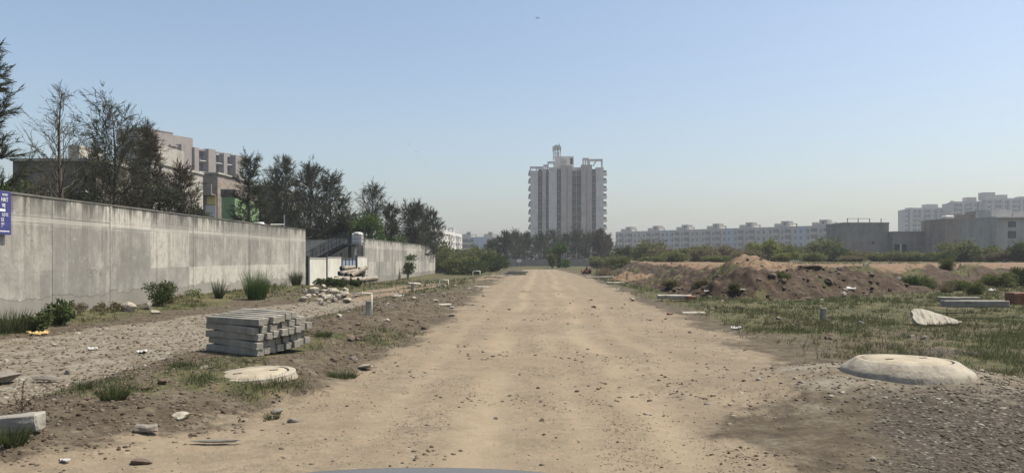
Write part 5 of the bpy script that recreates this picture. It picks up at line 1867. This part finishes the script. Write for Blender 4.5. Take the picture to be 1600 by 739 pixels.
# pile of cement pipes by the gate
rs = random.Random(9)
pipes = [(512, 436, 40.0, -0.9, 0.0), (524, 434, 40.6, -0.9, 0.0), (536, 436, 40.2, -0.7, 0.05), (548, 436, 40.4, -0.55, 0.0), (530, 426, 41.0, -0.9, 0.1), (540, 428, 41.2, -0.7, 0.12), (549, 429, 40.6, -0.5, 0.34), (560, 436, 40.5, -0.6, 0.05), (569, 437, 40.8, -0.45, 0.02), (533, 418, 41.3, -0.9, 0.05)]
plab = ['left end of the pile', 'second from the left at the bottom', 'middle of the bottom row', 'right of the middle at the bottom', 'left of the second row', 'middle of the second row', 'steeply tilted across the pile', 'right part lying low', 'farthest right lying apart', 'top of the pile']
for (px, py, Y, a, tl), pl in zip(pipes, plab):
    x = PX(px, Y)
    zc = max(G(x, Y) + 0.12, PZ(py + 1.5, Y))
    t = thing('cement_pipe', f'cream cement pipe in the heap before the gate, {pl}', 'pipe', (x, Y, zc), 0, 'cement pipes heaped before the gate')
    dv = Vector((math.cos(a + 1.5), abs(math.sin(a + 1.5)) + 0.3, tl)).normalized()
    dv = Vector((0.25 + 0.6 * rs.random(), 0.85, tl + 0.05 * rs.random())).normalized()
    Lp_ = rs.uniform(0.85, 1.35)
    b = MB()
    b.tube([dv * 0, dv * Lp_], 0.118, 16, cap=False)
    b.tube([dv * Lp_, dv * 0], 0.095, 16, cap=False)
    b.build('pipe_wall', M['pipe_cement'], t, smooth=True)
    b = MB()
    b.tube([dv * 0.05, dv * 0.06], 0.094, 16)
    b.build('bore', M['black'], t)
    b = MB()
    b.tube([dv * -0.012, dv * 0.14], 0.135, 16, cap=False)
    b.tube([dv * 0.14, dv * -0.012], 0.097, 16, cap=False)
    b.build('collar', M['iron'] if pl.startswith(('left', 'second', 'top', 'middle')) else M['pipe_cement'], t, smooth=True)

# rubble heap
rs = random.Random(17)
named = {0: 'largest pale boulder at the left end of the rubble heap', 1: 'pale flat chunk at the right end of the rubble heap', 2: 'grey chunk on top of the rubble heap'}
for k in range(46):
    if k == 0: px, py, r = 491, 458, 0.30
    elif k == 1: px, py, r = 533, 462, 0.2
    elif k == 2: px, py, r = 516, 451, 0.2
    else:
        px, py, r = rs.gauss(514, 16), rs.uniform(451, 470), rs.uniform(0.05, 0.17)
    Y = F * (EYE + 0.0) / (py + 3 - VY)
    Y = min(max(Y, 24), 33)
    o = stone(named.get(k, 'broken concrete chunk in the rubble heap near the gate'), PX(px, Y), Y, r, 'rock_pale' if rs.random() < 0.6 else 'rock_grey', 300 + k, 'broken chunks in the rubble heap', 0.2, name='rubble_chunk', cat='rubble')
    if k > 2:
        o.location.z += max(0, 0.35 - abs(px - 512) * 0.012) * rs.random()

# loose stones
spots = [  # px, py, r, kind, label
    (571, 578, 0.10, 'rock_pale', 'pale flat stone at the left road edge right of the buried manhole', (1.4, 0.7, 0.5)),
    (254, 601, 0.06, 'rock_brown', 'dark stone on the soil ridge left of the buried manhole', (1, 1, 1)),
    (156, 615, 0.04, 'rock_brown', 'dark rounded stone between two grass tufts at lower left', (1, 1, 1)),
    (350, 645, 0.04, 'rock_brown', 'small upright brown stone in the lower left foreground', (0.8, 0.8, 1.4)),
    (432, 645, 0.05, 'rock_grey', 'grey stone in the foreground below the buried manhole', (1, 1, 0.8)),
    (548, 532, 0.09, 'rock_brown', 'dark brown stone pair member, left, on the left verge', (1, 1, 0.9)),
    (562, 531, 0.09, 'rock_brown', 'dark brown stone pair member, right, on the left verge', (1, 1, 0.9)),
    (340, 695, 0.08, 'rock_grey', 'long grey brown stone flake in the sand at the bottom', (2.2, 0.5, 0.3)),
    (928, 481, 0.08, 'rock_brown', 'dark stone in the middle of the dirt road', (1.2, 1, 0.7)),
    (663, 515, 0.07, 'rock_brown', 'brown stone at the left road edge past the stone pair', (1, 1, 1)),
    (988, 470, 0.13, 'rock_pale', 'pale stone at the right road edge', (1.4, 0.8, 0.6)),
    (70, 598, 0.15, 'rock_grey', 'long grey flat stone on the pale track at left', (2.0, 0.5, 0.4)),
    (105, 585, 0.06, 'rock_grey', 'upright grey stone on the pale track at left', (0.6, 0.6, 1.6)),
    (0, 600, 0.20, 'rock_grey', 'big grey stone at the left edge on the pale track', (1.3, 0.9, 0.6)),
    (201, 487, 0.22, 'rock_pale', 'pale rounded boulder at the foot of the near wall', (0.8, 0.8, 1.2)),
    (242, 490, 0.13, 'rock_pale', 'pale stone under the green shrub at the near wall', (1.4, 0.8, 0.6)),
    (228, 483, 0.19, 'rock_grey', 'grey boulder half hidden by the shrub at the near wall', (0.9, 0.9, 1.1)),
    (845, 628, 0.024, 'rock_brown', 'small dark stone on the road in the near foreground', (1, 1, 0.7)),
    (775, 655, 0.03, 'rock_grey', 'grey pebble on the road near the bottom middle', (1, 1, 0.7)),
    (1364, 720, 0.028, 'rock_pale', 'bright white pebble in the gravel at lower right', (1, 1, 0.9)),
]
for k, (px, py, r, kd, lab, stz) in enumerate(spots):
    Y = hit(px, py)
    stone(lab, PX(px, Y), Y, r, kd, 400 + k, None, 0.3, stz)
rs = random.Random(23)
for k in range(150):
    if k < 26:
        y = 5.0 + 22 * rs.random() ** 1.8
        x = rs.uniform(-2.1, 2.9)
        lab, g, r, kd = 'small dark stone lying loose on the sandy dirt road', 'loose stones on the dirt road', rs.uniform(0.010, 0.022) * (1 + y / 30), 'rock_brown' if rs.random() < 0.7 else 'rock_grey'
    elif k < 104:
        y = 5.2 + 30 * rs.random() ** 1.6
        x = rs.gauss(-3.7, 0.75)
        if math.hypot(x + 4.05, y - 11.05) < 1.0 or math.hypot(x - PX(400, ly), y - ly) < 0.55: continue
        lab, g, r, kd = 'brown clod or stone lying on the left soil strip', 'loose stones on the left soil strip', rs.uniform(0.02, 0.06) * (1 + y / 30), rs.choice(['rock_brown', 'rock_brown', 'rock_grey', 'rock_pale'])
    else:
        y = 6 + 26 * rs.random() ** 1.3
        x = rs.uniform(3.4, 7.5) + 0.12 * y * rs.random()
        if math.hypot(x - PX(1416, ry), y - ry) < 0.8: continue
        lab, g, r, kd = 'loose stone scattered on the right verge', 'loose stones on the right verge', rs.uniform(0.02, 0.06) * (1 + y / 30), rs.choice(['rock_brown', 'rock_grey', 'rock_grey', 'rock_pale'])
    stone(lab, x, y, r, kd, 600 + k, g, 0.8)
# clods and stones on the bank
for k in range(70):
    x = rs.uniform(4.8, 19)
    yb = float(np.interp(x, *BANK))
    y = yb + rs.uniform(-0.5, 6.5)
    stone('dark clod of earth or stone on the slope of the excavated bank', x, y, rs.uniform(0.05, 0.15) if rs.random() < 0.85 else rs.uniform(0.15, 0.26), rs.choice(['rock_brown', 'rock_brown', 'rock_brown', 'rock_grey']), 800 + k, 'clods on the excavated bank', 0.5, name='clod', cat='clod')


# small litter
def crumple(name, label, px, py, size, m, seed, cat, flat=0.35):
    Y = hit(px, py)
    bm = bmesh.new()
    bmesh.ops.create_grid(bm, x_segments=12, y_segments=12, size=size)
    off = Vector((seed * 3.3, 0, seed))
    for v in bm.verts:
        q = v.co / size * 2.2
        v.co.z = size * flat * (abs(mnoise.noise(q + off)) * 2.2 + 0.6 * mnoise.noise(q * 2.7 + off))
        v.co.x *= 1 + 0.4 * mnoise.noise(q * 0.8 + off)
        v.co.y *= 0.7 + 0.4 * mnoise.noise(q * 0.9 - off)
    me = bpy.data.meshes.new(name)
    bm.to_mesh(me)
    bm.free()
    o = link_mesh(name, me, M[m], smooth=True)
    sm = o.modifiers.new('thick', 'SOLIDIFY')
    sm.thickness = 0.004
    o.location = (PX(px, Y), Y, G(PX(px, Y), Y) + 0.02)
    o.rotation_euler = (0, 0, seed)
    return tag(o, label, cat)


crumple('wrapper', 'torn yellow plastic wrapper in weeds at the foot of the near wall', 60, 524, 0.17, 'rag', 1, 'litter')
crumple('cloth', 'crumpled cream cloth at the near corner of the post stack', 424, 553, 0.085, 'cloth', 2, 'cloth')
crumple('plastic_bag', 'white plastic bag on the grass before the bank at right', 1330, 452, 0.2, 'white_rag', 3, 'litter')
crumple('plastic_bag', 'white scrap near the brick block at right edge', 1550, 455, 0.2, 'white_rag', 4, 'litter')
crumple('paper_scrap', 'white paper scrap on the pale track at left', 222, 552, 0.10, 'white_rag', 5, 'litter')
crumple('paper_scrap', 'white scrap in the sand near the bottom left', 102, 724, 0.03, 'white_rag', 6, 'litter')
crumple('paper_scrap', 'white scrap on the pale track near the post stack', 145, 547, 0.07, 'white_rag', 7, 'litter')
crumple('plastic_bag', 'pale green scrap on the right verge', 1150, 515, 0.11, 'white_rag', 8, 'litter')
crumple('paper_scrap', 'white scrap on the bank left slope', 1105, 456, 0.10, 'white_rag', 9, 'litter')
crumple('paper_scrap', 'white scrap at the foot of the dark bank', 1160, 455, 0.11, 'white_rag', 10, 'litter')
crumple('tarpaulin', 'dark red heap of cloth right of the road near the pale slab', 916, 428, 0.62, 'redcloth', 11, 'cloth heap', 0.55)
o = blades('dead_bush', *(lambda r: (np.stack([r.normal(size=500) * 0.35, r.normal(size=500) * 0.3, np.zeros(500)], 1), unit(r.normal(size=(500, 3)) * 0.55 + np.array([0, 0, 1.0])), r.uniform(0.3, 1.05, 500), 0.03))(np.random.RandomState(3)), M['straw'], None, 0.2)
o.location = (PX(945, 60), 60, G(PX(945, 60), 60))
tag(o, 'pale dry bush with whitish twigs by the red heap', 'bush')

# ------------------------------------------------------------------ plants near the camera
bushy('wall_shrub', 'green leafy shrub growing against the near wall beside boulders', -11.75, PX(0, 1) * 0 + 23.6, 0.95, 0.85, 1900, 201, 'leaf', 'shrub', None, 0.06, lobes=9)
bushy('leafy_weed', 'dark leafy weed with pale leaves at the wall foot on the left', PX(88, 17.6), 17.6, 0.55, 0.9, 900, 202, 'leaf', 'plant', None, 0.09, lobes=8)
bushy('leafy_weed', 'smaller leafy weed in front of the yellow wrapper', PX(58, 16.4), 16.4, 0.42, 0.6, 600, 203, 'leaf', 'plant', None, 0.08, lobes=6)
tuft('tall_grass', 'tall dense green grass clump by the near wall behind the post stack', PX(401, 27.4), 27.4, 1.05, 1.3, 900, 1, 'leaf_bright', None, 0.012, 0.35)
tuft('tall_grass', 'dark grass clump at the left edge below the wall', PX(14, 16), 16, 0.5, 1.6, 700, 2, 'grass_dark', None, 0.012, 0.7)
tuft('tall_grass', 'dark weed clump at the far end of the near wall', PX(463, 38), 38, 0.75, 0.8, 400, 3, 'grass_dark', None, 0.02, 0.4)
tuft('tall_grass', 'thin weed clump against the near wall left of the tall grass', PX(342, 27), 27, 0.7, 0.5, 260, 4, 'grass_dark', None, 0.012, 0.4)
bushy('leafy_weed', 'feathery dark shrub behind the pipe heap', PX(559, 43), 43, 1.25, 1.0, 1300, 204, 'needle', 'shrub', None, 0.10, lobes=8)
for px_, Y_, h_, w_, lb_2 in ((518, 38.6, 0.5, 0.9, 'low dark weed in front of the left end of the pipe heap'), (535, 38.2, 0.42, 1.0, 'low dark weed in front of the middle of the pipe heap'), (556, 38.8, 0.35, 0.9, 'low weed in front of the right end of the pipe heap'), (500, 39.5, 0.45, 0.8, 'low weed below the first white gate panel')):
    bushy('leafy_weed', lb_2, PX(px_, Y_), Y_, h_, w_, 700, int(px_), 'leaf', 'plant', 'weeds before the pipe heap', 0.09, lobes=8, stem=False)
for px_, Y_, h_, w_, lb_2 in ((110, 19.5, 0.35, 0.9, 'dry low weed patch at the wall foot right of the pale leaved weed'), (170, 21.0, 0.3, 1.0, 'dry low weed patch at the wall foot left of the boulders'), (270, 24.5, 0.4, 1.1, 'dry weed patch at the wall foot right of the green shrub'), (300, 25.5, 0.45, 0.9, 'scrappy weed patch left of the thin weed clump'), (430, 33.0, 0.4, 1.2, 'scrappy weed patch right of the tall grass clump')):
    bushy('weed_patch', lb_2, PX(px_, Y_), Y_, h_, w_, 600, int(px_) + 7, 'scrub_dry' if px_ < 280 else 'scrub', 'weeds', 'weeds at the foot of the near wall', 0.05, lobes=10, stem=False, hollow=0.2)
t = bushy('young_tree', 'slim young tree with sparse leaves against the far wall', PX(637, 70), 70, 2.6, 1.7, 900, 205, 'leaf', 'tree', None, 0.16, lobes=7, z0=G(PX(637, 70), 70))
tuft('grass_tuft', 'green grass tuft on the soil ridge at lower left', PX(178, 6.9), 6.9, 0.17, 0.42, 420, 5, 'grass_dark', None, 0.006, 0.9)
tuft('grass_tuft', 'small grass tuft left of the dark rounded stone', PX(131, 7.4), 7.4, 0.13, 0.22, 160, 6, 'grass_dark', None, 0.006, 0.8)
tuft('grass_tuft', 'dark green tuft under the lying post at the left corner', PX(18, 5.45), 5.45, 0.16, 0.4, 420, 7, 'grass_dark', None, 0.006, 0.9)
tuft('grass_tuft', 'grass tuft on the ridge left of the buried manhole', PX(285, 8.9), 8.9, 0.11, 0.5, 300, 8, 'grass_dark', None, 0.006, 0.9)
tuft('grass_tuft', 'grass tuft right of the post stack', PX(505, 12.6), 12.6, 0.14, 0.5, 300, 9, 'grass_dark', None, 0.007, 0.9)
tuft('grass_tuft', 'wide grass patch between the manhole and the pale stone', PX(535, 9.3), 9.3, 0.12, 0.7, 420, 10, 'grass_dark', None, 0.006, 1.0)
tuft('grass_tuft', 'small tuft right of the buried manhole in front', PX(425, 7.0), 7.0, 0.09, 0.25, 180, 11, 'grass_dark', None, 0.005, 0.9)
tuft('grass_tuft', 'dry pale tuft on the bank near the right edge', PX(1480, 32), 32, 0.55, 0.9, 260, 12, 'straw', None, 0.02, 0.7)
t = thing('dead_weed', 'dry leafless weed standing behind the lying post at lower left', 'weed', (PX(34, 6.5), 6.5, G(PX(34, 6.5), 6.5)))
wb_ = MB()
wb_.tube([(0, 0, -0.03), (0.004, 0, 0.12), (0.016, 0, 0.27)], [0.006, 0.005, 0.003], 5)
wb_.tube([(0, 0, 0.02), (-0.06, 0.02, 0.09), (-0.085, 0.02, 0.15)], [0.004, 0.003, 0.002], 4)
wb_.tube([(0, 0, 0.02), (0.06, -0.02, 0.09), (0.13, -0.02, 0.15)], [0.004, 0.003, 0.002], 4)
wb_.build('stem', M['bark'], t)
r_ = np.random.RandomState(8)
cc = np.concatenate([np.stack([np.linspace(0.004, 0.016, 60), np.zeros(60), np.linspace(0.06, 0.27, 60)], 1), np.stack([np.linspace(-0.02, -0.085, 25), np.full(25, 0.02), np.linspace(0.05, 0.15, 25)], 1), np.stack([np.linspace(0.02, 0.13, 30), np.full(30, -0.02), np.linspace(0.05, 0.15, 30)], 1)])
blades('seed_heads', cc, unit(r_.normal(size=cc.shape) + np.array([0, 0, 0.4])), 0.022, 0.008, M['straw'], t, 0.5, r_)

# ------------------------------------------------------------------ grass and gravel
rs = np.random.RandomState(77)


def scatter(n, ymin, ymax, pw):
    """points spread over the ground the photo shows, thinning with distance"""
    u = rs.uniform(0, 1, n)
    y = (ymin ** (1 - pw) + u * (ymax ** (1 - pw) - ymin ** (1 - pw))) ** (1 / (1 - pw))
    x = (rs.uniform(-120, 1720, n) - VX) / F * y
    return x, y


x, y = scatter(260000, 4.8, 66, 1.30)
mk = masks(x, y)
clump = sst(-0.2, 0.45, fbm(x, y, 0.5, 3, 91) + 0.6 * fbm(x, y, 2.2, 3, 93))
keep = rs.uniform(0, 1, len(x)) < mk['grass'] * clump * 0.75 + mk['rightg'] * 0.05 * (1 - mk['gravel'])
keep &= ~((np.hypot(x - PX(1416, ry), y - ry) < 0.72) | (np.hypot(x - PX(400, ly), y - ly) < 0.47) | (np.hypot(x + 4.05, y - 11.05) < 0.75))
x, y = x[keep], y[keep]
rep = 4
x, y = np.repeat(x, rep) + rs.normal(size=len(x) * rep) * 0.03, np.repeat(y, rep) + rs.normal(size=len(y) * rep) * 0.03
keep = (x > -12.1) | (y > 95)
x, y = x[keep], y[keep]
z = ground(x, y)
n = len(x)
hgt = rs.uniform(0.04, 0.12, n) * (0.75 + 0.6 * (fbm(x, y, 1.4, 3, 95) + 0.4)) * np.interp(y, [5, 15, 60], [0.75, 1.1, 1.9])
dv = unit(rs.normal(size=(n, 3)) * 0.45 + np.array([0, 0, 0.9]))
dry = (fbm(x, y, 1.8, 4, 101) + 0.25 * rs.normal(size=n)) > 0.12
PTS = np.stack([x, y, z - 0.01], 1)
BW = np.interp(y, [5, 15, 60], [0.006, 0.012, 0.04])
for nm_g, sel, mt in (('grass', ~dry, 'grass'), ('dry_grass', dry, 'dry_grass')):
    o = blades(nm_g, PTS[sel], dv[sel], hgt[sel], BW[sel], M[mt], None, 0.2, rs)
    tag(o, kind='stuff')

# gravel: small faceted stones
bm = bmesh.new()
bmesh.ops.create_icosphere(bm, subdivisions=1, radius=1.0)
bv = np.array([v.co[:] for v in bm.verts])
bf = np.array([[v.index for v in f.verts] for f in bm.faces])
bm.free()


def pebbles(name, x, y, r, m, rs, flat=0.6):
    n = len(x)
    z = ground(x, y)
    sc = rs.uniform(0.65, 1.35, (n, 1, 3)) * r[:, None, None]
    sc[:, :, 2] *= flat
    jit = 1 + rs.uniform(-0.28, 0.28, (n, len(bv), 1))
    a = rs.uniform(0, 6.28, n)
    V = bv[None] * jit * sc
    ca, sa = np.cos(a)[:, None], np.sin(a)[:, None]
    X2 = V[:, :, 0] * ca - V[:, :, 1] * sa
    Y2 = V[:, :, 0] * sa + V[:, :, 1] * ca
    V = np.stack([X2 + x[:, None], Y2 + y[:, None], V[:, :, 2] + (z + r * 0.02)[:, None]], -1)
    Fa = bf[None] + (np.arange(n) * len(bv))[:, None, None]
    o = np_mesh(name, V.reshape(-1, 3), Fa.reshape(-1, 3), m)
    return tag(o, kind='stuff')


PEB = leaf_mat('mixed_gravel', (0.050, 0.042, 0.032), (0.118, 0.104, 0.082), 0.0)
PEBB = leaf_mat('brown_gravel', (0.028, 0.021, 0.016), (0.155, 0.125, 0.095), 0.0, (0.30, 0.265, 0.21))
x, y = scatter(60000, 4.8, 30, 1.6)
mk = masks(x, y)
keep = rs.uniform(0, 1, len(x)) < np.clip(mk['gravel'] * 0.62 + mk['rightg'] * 0.10 + mk['pale'] * 0.16, 0, 1)
keep &= ~((np.hypot(x - PX(1416, ry), y - ry) < 0.70))
x, y = x[keep], y[keep]
pebbles('gravel', x, y, rs.uniform(0.006, 0.020, len(x)) * np.interp(y, [5, 25], [0.9, 2.2]), PEB, rs, 0.38)
x, y = scatter(50000, 4.8, 34, 1.6)
mk = masks(x, y)
keep = rs.uniform(0, 1, len(x)) < np.clip(mk['ridge'] * (1 - mk['road']) * 0.55 + mk['road'] * (1 - 0.8 * mk['rut']) * (0.006 + 0.20 * sst(0.22, 0.5, fbm(x, y, 0.8, 4, 99))) + sst(-11.5, -10.5, x) * sst(-4.5, -5.5, x) * 0.35 + mk['bank'] * 0.9 + mk['pale'] * 0.1, 0, 1)
keep &= ~((np.hypot(x - PX(400, ly), y - ly) < 0.45) | (np.hypot(x + 4.05, y - 11.05) < 0.72))
x, y = x[keep], y[keep]
pebbles('soil_crumbs', x, y, rs.uniform(0.006, 0.022, len(x)) * np.interp(y, [5, 25], [0.9, 2.4]) * (1 + 1.6 * masks(x, y)['bank'] * rs.uniform(0, 1, len(x)) ** 2), PEBB, rs)

x, y = scatter(60000, 4.8, 22, 1.7)
mk = masks(x, y)
keep = rs.uniform(0, 1, len(x)) < mk['road'] * (1 - 0.75 * mk['rut']) * (0.08 + 0.75 * sst(-0.05, 0.4, fbm(x, y, 1.1, 4, 103)))
x, y = x[keep], y[keep]
PEBR = leaf_mat('sandy_road_grit', (0.085, 0.070, 0.050), (0.27, 0.225, 0.160), 0.0)
pebbles('road_grit', x, y, rs.uniform(0.003, 0.011, len(x)) * np.interp(y, [5, 22], [0.9, 2.0]), PEBR, rs, 0.5)

x, y = scatter(26000, 5.0, 36, 1.5)
mk = masks(x, y)
keep = rs.uniform(0, 1, len(x)) < np.clip(mk['pale'], 0, 1) * (0.12 + 0.8 * sst(0.0, 0.45, fbm(x, y, 0.9, 4, 107)))  # pale mask: the track and the painted glare on the right verge
keep &= ~((np.hypot(x - PX(1416, ry), y - ry) < 0.72) | (np.hypot(x + 4.05, y - 11.05) < 0.75))
x, y = x[keep], y[keep]
PEBT = leaf_mat('pale_track_rubble', (0.10, 0.085, 0.065), (0.31, 0.28, 0.225), 0.0)
pebbles('track_rubble', x, y, rs.uniform(0.008, 0.034, len(x)) * rs.uniform(0.4, 1.2, len(x)) * np.interp(y, [5, 22], [0.8, 1.7]), PEBT, rs, 0.5)

# ------------------------------------------------------------------ birds
def bird(label, px, py, Y, span, rz):
    t = thing('bird', label, 'bird', (PX(px, Y), Y, PZ(py, Y)), rz, 'birds in the sky')
    b = MB()
    b.tube([(0, -0.30 * span, 0), (0, -0.22 * span, 0.01 * span), (0, 0.0, 0.015 * span), (0, 0.12 * span, 0.01 * span), (0, 0.2 * span, 0.0)], [0.012 * span, 0.05 * span, 0.075 * span, 0.05 * span, 0.012 * span], 8)
    b.build('body', M['bird'], t, smooth=True)
    for s in (-1, 1):
        v = [(s * 0.04 * span, -0.10 * span, 0.03 * span), (s * 0.25 * span, -0.15 * span, 0.10 * span), (s * 0.5 * span, -0.02 * span, 0.05 * span), (s * 0.27 * span, 0.06 * span, 0.09 * span), (s * 0.04 * span, 0.06 * span, 0.03 * span)]
        MB().add(v + [(a_, b_, c_ - 0.012 * span) for a_, b_, c_ in v], [(0, 1, 2, 3, 4), (9, 8, 7, 6, 5), (0, 5, 6, 1), (1, 6, 7, 2), (2, 7, 8, 3), (3, 8, 9, 4), (4, 9, 5, 0)]).build('wing', M['bird'], t)
    MB().add([(-0.02 * span, 0.17 * span, 0), (0.02 * span, 0.17 * span, 0), (0.06 * span, 0.34 * span, 0.0), (-0.06 * span, 0.34 * span, 0.0), (-0.02 * span, 0.17 * span, -0.01), (0.02 * span, 0.17 * span, -0.01), (0.06 * span, 0.34 * span, -0.01), (-0.06 * span, 0.34 * span, -0.01)],
             [(0, 1, 2, 3), (7, 6, 5, 4), (0, 4, 5, 1), (1, 5, 6, 2), (2, 6, 7, 3), (3, 7, 4, 0)]).build('tail', M['bird'], t)


bird('dark bird gliding high in the middle of the sky', 840, 29, 90, 0.62, 0.5)
bird('tiny dark bird upper left one of three over the far wall', 640, 226, 140, 0.5, 1.2)
bird('tiny dark bird in the middle of three over the far wall', 651, 237.5, 120, 0.5, 0.3)
bird('tiny faint bird lowest of three over the far wall', 663, 260, 170, 0.5, 2.0)

# ------------------------------------------------------------------ bonnet of the car the photo was taken from
t = thing('car', 'blue grey car bonnet edge showing along the bottom of the view', 'car', (-0.33, 0, 0))
bv_, bf_ = [], []
nx_, ny_ = 28, 18
for j in range(ny_ + 1):
    q = j / ny_
    for i in range(nx_ + 1):
        s = i / nx_ * 2 - 1
        yb = 1.05 + (2.22 - 0.20 * abs(s) ** 2.5 - 1.05) * q
        zz = 0.889 - 0.030 * q ** 2 - 0.12 * max(0, q - 0.88) / 0.12 * max(0, q - 0.88) - 0.045 * abs(s) ** 2.2 - 0.02 * max(0, abs(s) - 0.85) / 0.15
        bv_.append((s * 0.80, yb, zz))
for j in range(ny_):
    for i in range(nx_):
        a = j * (nx_ + 1) + i
        bf_.append((a, a + 1, a + nx_ + 2, a + nx_ + 1))
o = MB().add(bv_, bf_).build('bonnet', M['car_paint'], t, smooth=True)
sm = o.modifiers.new('thick', 'SOLIDIFY')
sm.thickness = 0.02
sm.offset = -1
fb = MB()
pv, pf = [], []
for j in range(7):
    for i in range(nx_ + 1):
        s = i / nx_ * 2 - 1
        yb = 2.20 - 0.20 * abs(s) ** 2.5 + [0.0, 0.04, 0.05, 0.03, 0.06, 0.08, 0.04][j]
        pv.append((s * 0.82, yb, [0.78, 0.72, 0.62, 0.55, 0.50, 0.40, 0.28][j] - 0.03 * abs(s) ** 2))
for j in range(6):
    for i in range(nx_):
        a = j * (nx_ + 1) + i
        pf.append((a, a + 1, a + nx_ + 2, a + nx_ + 1))
o = MB().add(pv, pf).build('front_bumper', M['car_paint'], t, smooth=True)
sm = o.modifiers.new('thick', 'SOLIDIFY')
sm.thickness = 0.02
for s in (-1, 1):
    MB().box(s * 0.80 - 0.03, s * 0.80 + 0.03, 1.0, 2.0, 0.35, 0.80).build('fender', M['car_paint'], t, bevel=0.02)
    wh = MB()
    wh.tube([(s * 0.62, 1.45, 0.31), (s * 0.80, 1.45, 0.31)], 0.31, 28)
    wo_ = wh.build('wheel', M['iron'], t, smooth=True, hard=True)
